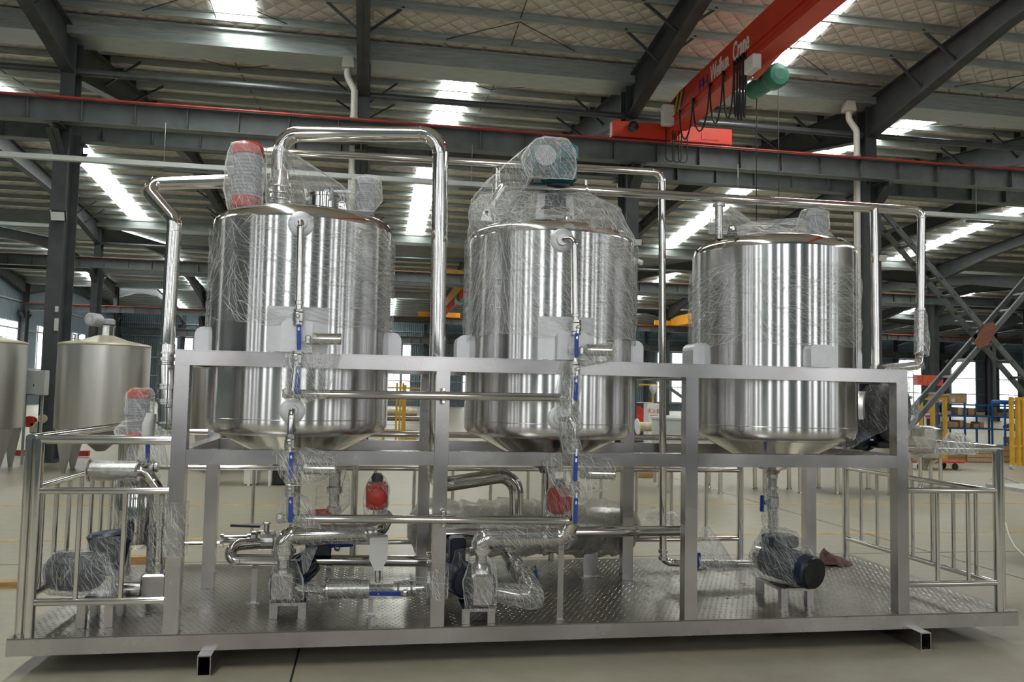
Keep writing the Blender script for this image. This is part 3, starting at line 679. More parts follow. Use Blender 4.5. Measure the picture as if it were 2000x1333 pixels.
# ---------------------------------------------------------------- guard rails
def rail_run(t, a, b, posts, zt, zm, zb, nb, r=.0215, rb=.014, ext=0, top=True):
    a = Vector(a); b = Vector(b)
    if top: B().tube([(a.x, a.y, zt), (b.x, b.y, zt)], r+.003, 16).build('top_rail', M_tube, t)
    for z, nm in ((zm, 'mid_rail'), (zb, 'bottom_rail')): B().tube([(a.x, a.y, z), (b.x, b.y, z)], r-.002, 14).build(nm, M_tube, t)
    for i in range(1, nb+1):
        p = a.lerp(b, i/(nb+1)); B().tube([(p.x, p.y, zb), (p.x, p.y, zm)], rb, 10).build('baluster', M_tube, t)
    for p in posts: B().tube([(p[0], p[1], 0), (p[0], p[1], zt)], .0275, 16).build('post', M_tube, t)
ZT, ZM, ZB = 1.057, .778, .180
yb = 1.845
t = thing('guard_railing', 'stainless front guard rail at the left end by the wrapped pump', 'railing', (.33, .03, 0), 'guard rails of the platform')
rail_run(t, (.315, .035, 0), (X[0]-.003, .035, 0), [(.322, .035)], ZT, ZM, ZB, 2)
t = thing('guard_railing', 'stainless side guard rail closing the left end of the platform', 'railing', (.275, .9, 0), 'guard rails of the platform')
rail_run(t, (.262, .085, 0), (.275, yb-.06, 0), [(.262, .085), (.275, yb-.06)], ZT, ZM, ZB, 7)
t = thing('guard_railing', 'long stainless back guard rail behind the three tanks', 'railing', (2.8, yb, 0), 'guard rails of the platform')
rail_run(t, (.30, yb, 0), (5.255, yb, 0), [(.33, yb), (2.0, yb), (3.6, yb), (5.255, yb)], ZT-.045, .74, .16, 15)
t = thing('guard_railing', 'stainless front guard rail at the right end with film on top', 'railing', (6.24, .03, 0), 'guard rails of the platform')
rail_run(t, (X[3]+W+.003, .035, 0), (6.225, .035, 0), [(6.22, .035)], ZT, ZM+.005, ZB, 2)
t = thing('guard_railing', 'stainless side guard rail closing the right end of the platform', 'railing', (6.25, .9, 0), 'guard rails of the platform')
rail_run(t, (6.268, .07, 0), (6.238, yb-.01, 0), [(6.268, .07), (6.238, yb-.01)], ZT, ZM-.01, ZB-.02, 7)
# ================================================================ the three tanks
R = .560; CY = .575; CX = [1.647, 3.272, 4.893]
TL = ['stainless tank with red-capped motor on its lid, at left', 'stainless tank under film tent with teal motor, in the middle', 'stainless tank with small pipe stub on its lid, at right']
TK = []
def lug(c, ang, w, h, parent, d=.10):
    """box bracket with rounded upper outer corner standing on the frame, radial direction ang"""
    poly = [(0, 0), (w, 0), (w, h-.05)]+[(w-.05+.05*math.cos(a), h-.05+.05*math.sin(a)) for a in (.4, .8, 1.2)]+[(w-.05, h), (0, h)]
    m = MB().prism(poly, 'Y', -d/2, d/2)
    ca, sa = math.cos(ang), math.sin(ang)
    m.v = [Vector((c[0]+(v.x+R-.012)*ca-v.y*sa, c[1]+(v.x+R-.012)*sa+v.y*ca, c[2]+v.z)) for v in m.v]
    return m.build('support_lug', M_lug, parent)
def arc_pad(c, a0, a1, z0, z1, r, parent, name='wear_pad'):
    m = MB().lathe([(r, z0), (r, z1)], (c[0], c[1], 0), (0, 0, 1), 10, True, a0, a1); return m.build(name, M_lug, parent)
def nozzle(px, py, c, parent, rp=.075, rs=.03):
    """round pad and stub on the tank wall facing the camera side"""
    d = ray(px, py); o = CAM-Vector((c[0], c[1], 0)); a = d.x*d.x+d.y*d.y; b = 2*(o.x*d.x+o.y*d.y); q = o.x*o.x+o.y*o.y-R*R
    s = (-b-math.sqrt(max(0, b*b-4*a*q)))/(2*a); p = CAM+d*s; n = Vector((p.x-c[0], p.y-c[1], 0)).normalized()
    B().lathe([(rp, -.012), (rp, .006), (rp-.006, .010), (rs+.006, .010), (rs+.003, .030)], p, n, 24).build('nozzle_pad', M_lug, parent)
    return p+n*.03, n
for i in range(3):
    cx = CX[i]; c = (cx, CY)
    t = thing('mixing_tank', TL[i], 'tank', (cx, CY, .84), 'tanks on the platform'); TK.append(t)
    B().lathe([(.488, 1.082), (.515, 1.086), (.535, 1.095), (.549, 1.110), (.557, 1.130), (R, 1.152), (R, 1.162), (R, 1.172), (R, 1.70), (R, 2.365)], (cx, CY, 0), (0, 0, 1), 72).build('shell', M_tank, t)
    B().lathe([(R, 2.365), (R-.004, 2.395), (R-.022, 2.423), (R-.055, 2.443), (.30, 2.495), (.10, 2.515), (0, 2.517)], (cx, CY, 0), (0, 0, 1), 72).build('lid', M_cone, t)
    B().lathe([(.045, .835), (.06, .860), (.10, .872), (.30, .985), (.488, 1.0815)], (cx, CY, 0), (0, 0, 1), 72).build('cone_bottom', M_cone, t)
    B().lathe([(R+.0004, 1.176), (R+.0014, 1.178), (R+.0004, 1.180)], (cx, CY, 0), (0, 0, 1), 72).build('weld_seam', M_fit, t)
    for ang in ((0, math.pi) if i < 2 else (0.0, math.pi)):
        lug((cx, CY, HT+.007), ang, .085, .165, t, .20)
# front brackets
for i, (px0, px1, py0, bx0, bx1, by0) in enumerate(((520, 640, 600, 550, 611, 627), (1052, 1160, 620, 1083, 1142, 649), (1560, 1625, 668, 1571, 1618, 674))):
    c = (CX[i], CY)
    f = lambda px: at(px, 660, .03)
    ang = lambda px: math.atan2(-math.sqrt(max(.01, R*R-(f(px).x-c[0])**2)), f(px).x-c[0])
    a0, a1 = ang(px0), ang(px1)
    z1 = at((px0+px1)/2, py0, .03).z
    if i < 2: arc_pad(c, a0, a1, HT+.01, z1, R+.004, TK[i])
    zb = at((bx0+bx1)/2, by0, .0).z; am = (ang(bx0)+ang(bx1))/2; hw = (f(bx1).x-f(bx0).x)/2
    h = zb-HT-.007
    m = MB().prism([(-hw, 0), (hw, 0), (hw, h-.03), (hw-.01, h-.01), (hw-.03, h), (-hw+.03, h), (-hw+.01, h-.01), (-hw, h-.03)], 'Y', 0, .07)
    d = Vector((math.cos(am), math.sin(am), 0)); s = Vector((-d.y, d.x, 0))
    m.v = [Vector((c[0], c[1], HT+.007))+d*(R-.01+v.y)+s*v.x+Vector((0, 0, v.z)) for v in m.v]
    m.build('support_bracket', M_lug, TK[i])
NZ = {}
for key, i, px, py, rp in (('a_up', 0, 588, 438, .074), ('a_low', 0, 571, 803, .072), ('b_up', 1, 1098, 470, .074), ('b_low', 1, 1092, 818, .072)):
    NZ[key] = nozzle(px, py, (CX[i], CY), TK[i], rp)
def gearmotor(name, lab, p, r, h, body, cap, parent=None, fins=True):
    """upright motor: ribbed body between two caps"""
    t = thing(name, lab, 'motor', p); p = Vector(p)
    prof = [(r*.62, 0), (r*.75, .02), (r*.75, .05), (r*.9, .055)]
    n = 12
    B().lathe([(r*.80, 0), (r*1.02, .012), (r*1.02, h*.16), (r*.94, h*.18)], p, (0, 0, 1), 24).build('lower_cap', cap, t)
    pr = [(r*.90, h*.18)]
    for k in range(n):
        z = h*.18+(h*.64)*k/n; pr += [(r*.97, z+.002), (r*.97, z+h*.64/n*.55), (r*.91, z+h*.64/n*.6)]
    B().lathe(pr+[(r*.9, h*.82)], p, (0, 0, 1), 24, False).build('body', body, t)
    B().lathe([(r*.92, h*.82), (r*1.03, h*.825), (r*1.03, h*.94), (r*.8, h)], p, (0, 0, 1), 24).build('upper_cap', cap, t)
    B().bbox(p+Vector((-r*.95, -r*.2, h*.55)), (r*.5, r*.7, r*.7), .01).build('terminal_box', body, t)
    return t
# --- on the left tank lid
YM = .40
p = at(480, 402, YM); q = at(480, 281, YM); sc = (at(510, 340, YM).x-at(449, 340, YM).x)/2
gearmotor('gear_motor', 'grey upright motor with red caps, wrapped on the left tank lid', (p.x, YM, 2.46), sc, q.z-2.46, M_grey, M_redmot)
mw = thing('manway', 'round stainless manway with clamped cover on the left tank lid', 'manway', (at(633, 400, .30).x, .30, 2.44))
p = Vector((at(633, 400, .30).x, .30, 2.45)); B().lathe([(.105, 0), (.105, .085), (.118, .088), (.118, .104), (.06, .115), (0, .117)], p, (0, 0, 1), 28).build('neck', M_tube, mw)
for k in range(4): a = k*1.57+.4; B().bar(p+Vector((.11*math.cos(a), .11*math.sin(a), .06)), p+Vector((.125*math.cos(a), .125*math.sin(a), .13)), .02, .02).build('swing_bolt', M_fit, mw)
B().bar(p+Vector((.0, -.05, .125)), p+Vector((.16, -.06, .125)), .02, .014).build('handle', M_fit, mw)
p = at(714, 412, .42); gearmotor('small_motor', 'small grey finned motor in a film bag at right of the left tank lid', (p.x, .42, 2.455), .055, at(714, 348, .42).z-2.455, M_grey, M_grey)
p = at(548, 400, .62); bv = thing('breather_valve', 'cylindrical stainless valve under the big pipe on the left tank lid', 'valve', (p.x, .62, 2.47))
B().lathe([(.05, 0), (.05, .06), (.075, .065), (.075, .20), (.06, .22), (.045, .30)], (p.x, .62, 2.475), (0, 0, 1), 22).build('body', M_fit, bv)
for z in (.10, .14, .18): B().lathe([(.075, z), (.080, z+.005), (.080, z+.012), (.075, z+.016)], (p.x, .62, 2.475), (0, 0, 1), 22).build('ring', M_tube, bv)
# --- on the middle tank lid: agitator drive
yd = .45
p = at(1070, 330, yd)
ag = thing('agitator_drive', 'teal agitator gear motor wrapped in film above the middle tank', 'motor', (p.x, yd, 2.46))
f0 = at(1066, 303, .20)
rr = (at(1092, 303, .20).x-at(1041, 303, .20).x)/2
B().lathe([(rr*.85, 0), (rr, .015), (rr, .06), (rr*.93, .065), (rr*.93, .34), (rr*.8, .36)], f0, (.06, 1, 0), 28).build('motor', M_teal, ag)
B().lathe([(rr*.3, -.004), (rr*.8, -.003), (rr*.82, .01)], f0, (.06, 1, 0), 24).build('fan_cowl', M_grey, ag)
for k in range(16):
    a = k*6.2832/16; B().bar(f0+Vector((rr*.95*math.cos(a), .09, rr*.95*math.sin(a))), f0+Vector((rr*.95*math.cos(a), .33, rr*.95*math.sin(a))), .007, .012, up=(math.cos(a), 0, math.sin(a))).build('fin', M_teal, ag)
g = at(1085, 345, .5)
B().bbox((g.x, .50, g.z+.02), (.26, .22, .17), .03).build('gearbox', M_teal, ag)
B().lathe([(.10, 0), (.10, .02), (.075, .03), (.075, .14), (.11, .15), (.11, .17)], (g.x, .50, g.z-.24), (0, 0, 1), 22).build('coupling_housing', M_navy, ag)
B().bbox((g.x+.06, .40, g.z+.13), (.12, .12, .12), .02).build('terminal_box', M_teal, ag)
for sx in (-.11, .11): B().bar((g.x+sx, .50, 2.50), (g.x+sx*.8, .50, g.z-.06), .04, .05).build('stand_leg', M_lug, ag)
# --- on the right tank lid
p = at(1405, 455, .40); q = at(1404, 396, .40)
st = thing('vent_stub', 'short stainless vent stub with collar on the right tank lid', 'vent', (p.x, .40, 2.44))
B().cyl((p.x, .40, 2.44), (q.x, .40, q.z), .028, 16).build('tube', M_tube, st)
B().lathe([(.03, 0), (.042, .003), (.042, .018), (.03, .02)], (q.x, .40, q.z-.03), (0, 0, 1), 18).build('ferrule', M_fit, st)
p = at(1592, 455, .42); gearmotor('small_motor', 'small grey finned motor in film at right of the last tank lid', (p.x, .42, 2.445), .055, at(1592, 412, .42).z-2.445, M_grey, M_grey)
for i, (px, py) in enumerate(((1430, 445), (668, 395), (950, 425), (1290-1180+1000, 420))):
    p = at(px, py, .25)
    e = thing('lifting_eye', ('dark lifting eye', 'steel lifting eye', 'steel lifting eye', 'dark lifting eye')[i]+(' on the front edge of the right tank lid', ' beside the manway of the left tank', ' at the left shoulder of the middle tank', ' at the front of the middle tank lid')[i], 'lifting eye', (p.x, .25, 2.45), 'lifting eyes')
    B().prism([(p.x-.035, 2.445), (p.x+.035, 2.445), (p.x+.022, 2.505), (p.x, 2.52), (p.x-.022, 2.505)], 'Y', .243, .257).build('plate', M_fit if i in (1, 2) else M_dark, e)
    B().lathe([(.010, -.010), (.018, -.009), (.018, .009), (.010, .010)], (p.x, .25, 2.493), (0, 1, 0), 14).build('eye_ring', M_tube, e)
# ================================================================ pipework
YP = -.065            # plane of the valve lines in front of the frame
z1 = at(600, 262, .62).z
a = atZ(548, 262, z1); b = atZ(861, 262, z1)
pipe('overhead_pipe', 'thick polished pipe arching from the left tank lid down between two tanks',
     [(a.x, a.y, 2.66), (a.x, a.y, z1), (b.x, b.y, z1), at(851, 890, .50), at(850, 950, .72), at(1008, 925, .80), at(1009, 1005, .80)], .051, br=.13, seg=22, rings=((0, 1, .1),))
z2 = 3.025
pipe('transfer_pipe', 'slim polished pipe running behind the tanks then down to the right pump',
     [atZ(470, 292, z2), atZ(1293, 337, z2), at(1295, 1100, 1.03), at(1480, 1103, .98)], .027, br=.07, rings=((1, 2, .97), (1, 2, .988), (2, 3, .55)))
p = atZ(970, 322, z2)
pipe('branch_stub', 'short vertical stub below the slim pipe left of the teal motor', [(p.x, p.y, z2-.005), (p.x, p.y, 2.55)], .026, rings=((0, 1, .25),))
pipe('delivery_pipe', 'slim polished pipe crossing from the middle tank to the far right',
     [at(945, 425, .45), at(985, 362, .45), at(1800, 411, .45), at(1797, 690, .45), at(1794, 714, .40), at(1722, 722, .34)], [.030]*1 and .030, br=.06, rings=((2, 3, .70), (2, 3, .94)))
c0 = at(1707, 405, .45); pipe('drop_pipe', 'vertical polished pipe standing left of the film-wrapped drop at right', [c0, at(1711, 728, .45)], .0285, rings=((0, 1, .97),))
p = at(1125, 372, .42); s = thing('hose_clip', 'small chromed clip on the pipe above the middle tank', 'clip', p)
B().lathe([(.032, -.008), (.036, -.007), (.036, .007), (.032, .008)], at(1144, 370, .45), (1, 0, 0), 16).build('band', M_tube, s)
B().bar(at(1144, 362, .43), at(1144, 352, .43), .014, .014).build('screw', M_fit, s)
pipe('side_pipe', 'bent polished pipe stepping out left of the left tank and dropping down',
     [at(470, 354, .55), at(278, 359, .52), at(341, 432, .40), at(326, 690, .45), at(322, 840, .45)], .043, br=.06, seg=20, rings=((3, 4, .08), (3, 4, .45), (3, 4, .62)))
# fat sleeves on the side pipe
for k, (y0, y1, r) in enumerate(((672, 690, .047), (712, 752, .050), (760, 788, .044), (796, 826, .047))):
    t = thing('pipe_coupling', ('short', 'tall', 'narrow', 'lowest')[k]+' stainless coupling sleeve on the side pipe at left', 'coupling', at(325, y1, .45), 'couplings on the side pipe')
    B().cyl(at(326.5-k, y1, .45), at(327-k, y0, .45), r, 20).build('body', M_tube, t)
    B().lathe([(r, -.006), (r*1.15, -.005), (r*1.15, .005), (r, .006)], at(326-k, y1, .45), (0, 0, 1), 20).build('ferrule', M_fit, t)
# cross pipes in front of the frame with clips on the post
def cross(name, lab, x0, x1, py0, py1, r):
    t = pipe(name, lab, [at(x0, py0, YP), at(x1, py1, YP)], r, rings=((0, 1, .012), (0, 1, .985)))
    for dz in (-1, 1):
        q = at(866.5, py0+(py1-py0)*.57, YP); B().bbox(q+Vector((0, .012, dz*(r+.012))), (.022, .05, .022), .004).build('clip_ear', M_tube, t)
    B().lathe([(r+.001, -.012), (r+.005, -.011), (r+.005, .011), (r+.001, .012)], at(866.5, py0+(py1-py0)*.57, YP), (1, 0, 0), 18).build('clip_band', M_tube, t)
cross('cross_pipe', 'polished cross pipe between the two valve lines at tank height', 552, 1104, 769, 777, .0245)
cross('cross_pipe', 'polished cross pipe between the two valve lines near the deck', 540, 1114, 1013, 1018, .0235)
# risers from the tank nozzles
def riser(key, lab, px, py0, px1, py1):
    p, n = NZ[key]; e = at(px, py0, YP)
    pipe('sight_riser', lab, [p-n*.02, Vector((e.x, e.y, p.z)), at(px1, py1, YP)], .0195, br=.04, rings=((1, 2, .93),))
riser('a_up', 'vertical polished riser down the front of the left tank', 587, 440, 584, 604)
riser('b_up', 'vertical polished riser down the front of the middle tank', 1122, 470, 1124, 628)
riser('a_low', 'short elbow from the low nozzle of the left tank', 570, 806, 567, 856)
riser('b_low', 'short elbow from the low nozzle of the middle tank', 1120, 818, 1121, 862)
pipe('line_tube', 'straight tube joining valves above the cross pipe at left', [at(582, 690, YP), at(572, 775, YP)], .019)
pipe('line_tube', 'straight tube joining valves above the cross pipe in the middle', [at(1124, 700, YP), at(1120, 790, YP)], .019)
pipe('line_tube', 'straight tube joining the two low valves at left', [at(567, 880, YP), at(566, 1012, YP)], .019)
pipe('line_tube', 'straight tube joining the two low valves in the middle', [at(1122, 880, YP), at(1121, 1016, YP)], .019)
def ball_valve(lab, c, axis, r, h0, h1, off, hm=None, grp='blue-handled ball valves'):
    """stainless ball valve: hex-ish body, end ferrules, stem, lever with vinyl grip"""
    c = Vector(c); ax = Vector(axis).normalized(); off = Vector(off)
    t = thing('ball_valve', lab, 'valve', c, grp)
    B().lathe([(r*.95, -r*1.9), (r*1.25, -r*1.85), (r*1.25, -r*1.3), (r*1.05, -r*1.25), (r*1.35, -r*.95), (r*1.35, r*.95), (r*1.05, r*1.25), (r*1.25, r*1.3), (r*1.25, r*1.85), (r*.95, r*1.9)], c, ax, 16, False).build('body', M_fit, t)
    B().cyl(c+off*.55, c+off*1.05, r*.38, 12).build('stem', M_tube, t)
    B().lathe([(r*.55, 0), (r*.55, .008), (r*.3, .012)], c+off*1.0, off, 6, False).build('nut', M_fit, t)
    h0 = Vector(h0); h1 = Vector(h1); d = (h1-h0).normalized()
    hd = B().bar(c+off*.98, h0.lerp(h1, .25), .010, .016, up=off).build('lever', M_fit, t)
    k = 0.012; side = d.cross(off).normalized()*k; th = off.normalized()*.007
    pts = []
    for s in (-1, 1):
        for tt, ww in ((0, .75), (.06, 1), (.94, 1), (1, .7)): pts += [h0.lerp(h1, tt)+side*ww*s+th, h0.lerp(h1, tt)+side*ww*s-th]
    bm = bmesh.new(); [bm.verts.new(q) for q in pts]; bmesh.ops.convex_hull(bm, input=bm.verts); bm.verts.index_update()
    m = MB(); m.v = [v.co.copy() for v in bm.verts]; m.f = [tuple(v.index for v in f.verts) for f in bm.faces]; m.sm = [False]*len(m.f); bm.free()
    m.build('handle_grip', hm or M_blue, hd)
    return t
def front_valve(lab, px, py, hx0, hy0, hx1, hy1, r=.024):
    ball_valve(lab, at(px, py, YP), (0, 0, 1), r, at(hx0, hy0, YP-.055), at(hx1, hy1, YP-.06), (0, -.05, 0))
front_valve('ball valve with blue lever, topmost on the left valve line', 583, 620, 584, 634, 584, 684)
front_valve('ball valve with blue lever, second on the left valve line', 580, 702, 582, 716, 581, 770)
front_valve('ball valve with blue lever, third on the left valve line', 567, 868, 570, 883, 567, 936)
front_valve('ball valve with blue lever, lowest on the left valve line', 567, 955, 568, 971, 567, 1021)
front_valve('ball valve with blue lever, topmost on the middle valve line', 1125, 640, 1126, 651, 1126, 699)
front_valve('ball valve with blue lever, second on the middle valve line', 1123, 722, 1125, 735, 1124, 783)
front_valve('ball valve with blue lever, third on the middle valve line', 1122, 872, 1125, 891, 1123, 940)
front_valve('ball valve with blue lever, lowest on the middle valve line', 1122, 957, 1125, 973, 1123, 1023)
# pneumatic cylinders beside the valve lines
def actuator(lab, px0, px1, py, r, Y, mat=None):
    t = thing('valve_actuator', lab, 'actuator', at(px0, py, Y), 'cylindrical valve actuators')
    B().cyl(at(px0, py, Y), at(px1, py+1, Y), r, 20).build('cylinder', M_tube, t)
    B().lathe([(r, -.006), (r*1.06, -.005), (r*1.06, .012), (r, .014)], at(px0, py, Y), (1, 0, 0), 20).build('end_cap', M_fit, t)
    B().bbox(at(px0-11, py+2, Y), (.03, .04, .05), .006).build('mounting_block', M_fit, t)
    B().bar(at(px0-14, py, Y), at(px0-34, py+2, Y), .012, .03).build('bracket', M_lug, t)
actuator('polished actuator cylinder beside the top valve of the left line', 613, 667, 662, .032, YP-.01)
actuator('polished actuator cylinder beside the low valve of the left line', 596, 655, 915, .034, YP+.02)
actuator('film-covered actuator cylinder beside the top valve of the middle line', 1146, 1194, 684, .034, YP-.01)
actuator('polished actuator cylinder beside the low valve of the middle line', 1148, 1200, 925, .034, YP+.02)
# right tank outlet line
pipe('outlet_pipe', 'vertical outlet pipe under the cone of the right tank', [(CX[2], CY, .845), (CX[2]-.01, CY-.02, .30)], .030, rings=((0, 1, .05), (0, 1, .2), (0, 1, .36)))
ball_valve('ball valve with blue lever on the outlet under the right tank', (CX[2], CY-.005, .64), (0, 0, 1), .032, at(1489, 968, CY-.08), at(1488, 1000, CY-.08), (-.075, -.03, 0))
pipe('outlet_pipe', 'vertical outlet pipe under the cone of the left tank', [(CX[0], CY, .845), (CX[0], CY, .42), (CX[0]+.3, CY, .40)], .033, br=.08)
pipe('outlet_pipe', 'vertical outlet pipe under the cone of the middle tank', [(CX[1], CY, .845), (CX[1], CY, .38), (CX[1]-.3, CY, .36)], .033, br=.08)
# ================================================================ pumps and low pipework
def stand(t, x0, x1, y0, y1, h, nm='stand_leg'):
    for xx in (x0, x1-.045):
        for yy in (y0, y1-.045): B().box(xx, xx+.045, yy, yy+.045, .001, h).build(nm, M_frame, t)
    B().box(x0, x1, y0, y1, h, h+.018).build('stand_plate', M_frame, t)
def motor(t, a, b, r, mat, end=None, fins=14):
    a = Vector(a); b = Vector(b); d = (b-a).normalized()
    l = (b-a).length
    B().lathe([(r*.55, 0), (r*.9, .01), (r*.9, l*.12), (r, l*.14), (r, l*.72), (r*1.06, l*.73), (r*1.06, l*.96), (r*.9, l)], a, d, 26).build('motor', mat, t)
    s = d.orthogonal().normalized(); u = d.cross(s)
    for k in range(fins):
        g = 6.2832*k/fins; o = s*math.cos(g)+u*math.sin(g); B().bar(a+d*(l*.16)+o*r, a+d*(l*.70)+o*r, .006, .018, up=o).build('fin', mat, t)
    if end: B().lathe([(r*.2, -.002), (r*.95, 0), (r*.98, .012)], b+d*.012, -d, 24).build('fan_cover', end, t)
# pump A, centre left
p = thing('transfer_pump', 'film-wrapped stainless pump on a low stand before the left tank', 'pump', (1.64, .33, 0), 'pumps on the deck')
stand(p, 1.545, 1.755, .26, .50, .075)
B().bbox((1.615, .33, .185), (.145, .16, .16), .012).build('casing', M_frame, p)
B().lathe([(.042, 0), (.042, .02), (.036, .025), (.036, .07), (.048, .075), (.048, .09)], (1.61, .33, .262), (0, 0, 1), 20).build('outlet_neck', M_fit, p)
motor(p, (1.66, .44, .21), (1.73, .72, .23), .085, M_navy, M_black)
B().bbox((1.80, .62, .36), (.16, .14, .11), .01).build('terminal_box', M_navy, p)
z = at(650, 1043, .36).z
pipe('pump_elbow_pipe', 'fat film-covered elbow pipe rising from the left pump', [(1.61, .33, .35), (1.61, .33, z), at(735, 1041, .38), at(752, 1012, .62)], .056, br=.12, seg=22, rings=((0, 1, .25),))
pipe('suction_pipe', 'film-covered suction pipe between the left pump and the post', [(1.69, .33, .165), at(632, 1153, .32), at(842, 1148, .32)], .026, br=.03)
t = thing('strainer', 'fat cylindrical strainer wrapped in film beside the left pump', 'strainer', at(690, 1150, .32)); B().cyl(at(634, 1151, .32), at(722, 1150, .32), .058, 24).build('shell', M_fit, t)
B().lathe([(.06, 0), (.068, .003), (.068, .015), (.06, .018)], at(636, 1151, .32), (1, 0, 0), 24).build('flange', M_tube, t)
ball_valve('horizontal ball valve with long blue lever at deck level', at(790, 1150, .32), (1, 0, 0), .036, at(722, 1160, .22), at(783, 1160, .22), (0, -.085, -.01))
t = thing('pipe_support', 'short flat foot under the strainer', 'pipe support', at(723, 1200, .27)); q = atZ(723, 1201, 0.0)
B().box(q.x-.014, q.x+.014, q.y-.005, q.y+.005, 0, .09).build('upright', M_frame, t); B().box(q.x-.03, q.x+.03, q.y-.03, q.y+.03, 0.001, .006).build('foot', M_frame, t)
t = thing('valve_controller', 'pale wrapped valve controller above the strainer', 'controller', at(740, 1120, .34))
q0 = at(740, 1048, .34); q1 = at(740, 1090, .34); q2 = at(740, 1112, .34); w2 = .055
B().prism([(q0.x-w2, q0.z), (q0.x+w2, q0.z), (q0.x+w2, q1.z), (q0.x+.02, q2.z), (q0.x-.02, q2.z), (q0.x-w2, q1.z)], 'Y', .29, .39).build('housing', M_white, t)
B().cyl((q0.x, .34, q2.z), (q0.x, .34, at(740, 1138, .34).z), .018, 12).build('stem', M_tube, t)
# pump B, centre
p = thing('transfer_pump', 'film-wrapped stainless pump on a low stand before the middle tank', 'pump', (2.75, .12, 0), 'pumps on the deck')
stand(p, 2.665, 2.86, .045, .28, .07)
B().bbox((2.785, .12, .19), (.14, .15, .19), .014).build('casing', M_frame, p)
B().lathe([(.065, 0), (.055, .04), (.035, .06), (.035, .10), (.050, .105), (.050, .125)], (2.78, .12, .285), (0, 0, 1), 22).build('outlet_neck', M_fit, p)
motor(p, (2.73, .24, .19), (2.63, .60, .20), .10, M_navy, M_black)
B().bbox((2.67, .45, .36), (.10, .12, .16), .01).build('terminal_box', M_navy, p)
z = at(1000, 1052, .12).z
pipe('pump_elbow_pipe', 'fat film-covered elbow pipe rising from the middle pump', [(2.78, .12, .40), (2.78, .12, z), at(1100, 1050, .12), at(1116, 1020, .10)], .056, br=.12, seg=22, rings=((0, 1, .25), (1, 2, .75)))
pipe('suction_pipe', 'film-covered suction elbow curling behind the middle pump', [(2.86, .12, .17), at(1042, 1166, .12), at(1018, 1122, .34), at(990, 1080, .60)], .045, br=.08, seg=18, rings=((2, 3, .1), (2, 3, .45)))
ball_valve('small ball valve with blue lever on the suction elbow', at(1022, 1118, .36), (-.4, .6, .5), .026, at(1043, 1106, .33), at(1048, 1132, .33), (.05, -.05, .03))
t = thing('pipe_support', 'tall thin flat bar propping the elbow pipe', 'pipe support', (3.265, .09, 0))
q0 = atZ(1093, 1211, 0); q1 = at(1096, 1065, q0.y)
B().bar((q0.x, q0.y, .001), q1, .036, .010, up=(0, 1, 0)).build('bar', M_frame, t); B().box(q0.x-.03, q0.x+.03, q0.y-.02, q0.y+.03, .001, .005).build('foot', M_frame, t)
# red actuators
def red_act(lab, px, py, w, Y, rz=0):
    c = at(px, py, Y); t = thing('electric_actuator', lab, 'actuator', c-Vector((0, 0, .1)), 'red valve actuators')
    M = Matrix.Translation(c) @ Matrix.Rotation(rz, 4, 'Z')
    def T(m): m.v = [M @ v for v in m.v]; return m
    T(B().bbox((0, 0, 0), (w, .12, w*1.28), .02)).build('housing', M_redmot, t)
    T(B().lathe([(w*.40, 0), (w*.42, .012), (w*.40, .035), (w*.28, .045), (0, .048)], (0, -.06, .0), (0, -1, 0), 26)).build('round_cover', M_redmot, t)
    for sx in (-1, 1):
        for sz in (-1, 1): T(B().lathe([(.008, 0), (.008, .008), (.004, .010)], (sx*w*.40, -.06, sz*w*.54), (0, -1, 0), 8)).build('screw', M_fit, t)
    T(B().lathe([(w*.26, 0), (w*.28, .03), (w*.18, .055), (0, .06)], (0, 0, w*.62), (0, 0, 1), 18)).build('position_dome', M_black, t)
    T(B().cyl((0, 0, -w*.64), (0, 0, -w*1.05), .022, 12)).build('stem', M_fit, t)
red_act('red electric valve actuator with round cover standing left of the post', 736, 968, .135, .42)
red_act('red electric valve actuator turned edge-on behind the middle valve line', 1092, 978, .13, .35, .9)
t = thing('sampling_valve', 'film-bagged stainless valve standing left of the red actuator', 'valve', at(650, 990, .40))
B().lathe([(.045, 0), (.045, .03), (.032, .035), (.032, .11), (.05, .115), (.05, .15), (.036, .16), (.036, .24), (.045, .25)], at(652, 1000, .40), (0, 0, 1), 20).build('body', M_fit, t)
B().cyl(at(600, 1002, .40), at(648, 1000, .40), .018, 12).build('side_port', M_redmot, t)
# low horizontal pipes
pipe('header_pipe', 'polished header pipe along the deck right of the middle pump', [at(846, 1044, .62), at(1338, 1037, .62)], .037, rings=((0, 1, .8),))
pipe('return_pipe', 'polished return pipe with elbow near the deck at left', [at(505, 1062, .78), at(455, 1066, .70), at(447, 1094, .66), at(842, 1097, .66)], .036, br=.07, seg=20)
t = thing('blind_flange', 'round flange on the end of the return pipe', 'flange', at(838, 1097, .66)); B().lathe([(.03, -.014), (.062, -.012), (.062, .0), (.05, .002), (.062, .004), (.062, .014), (.03, .016)], at(838, 1097, .66), (1, 0, 0), 24).build('disc', M_fit, t)
for k in range(6): B().cyl(at(838, 1097, .66)+Vector((-.02, .052*math.cos(k*1.047), .052*math.sin(k*1.047))), at(838, 1097, .66)+Vector((.024, .052*math.cos(k*1.047), .052*math.sin(k*1.047))), .006, 6).build('bolt', M_tube, t)
pipe('valve_spool', 'polished spool with flanged end left of the upright valve', [at(433, 1057, .90), at(560, 1055, .90)], .036, rings=((0, 1, .01), (0, 1, .42)))
ball_valve('large ball valve with flat dark lever near the left post', at(520, 1056, .90), (1, 0, 0), .050, at(450, 1027, .88), at(508, 1029, .88), (0, -.005, .11), M_navy)
ball_valve('ball valve with dark blue lever under the fat elbow pipe', at(660, 1052, .55), (1, 0, 0), .036, at(642, 1067, .47), at(690, 1064, .47), (0, -.075, -.05), M_blue)
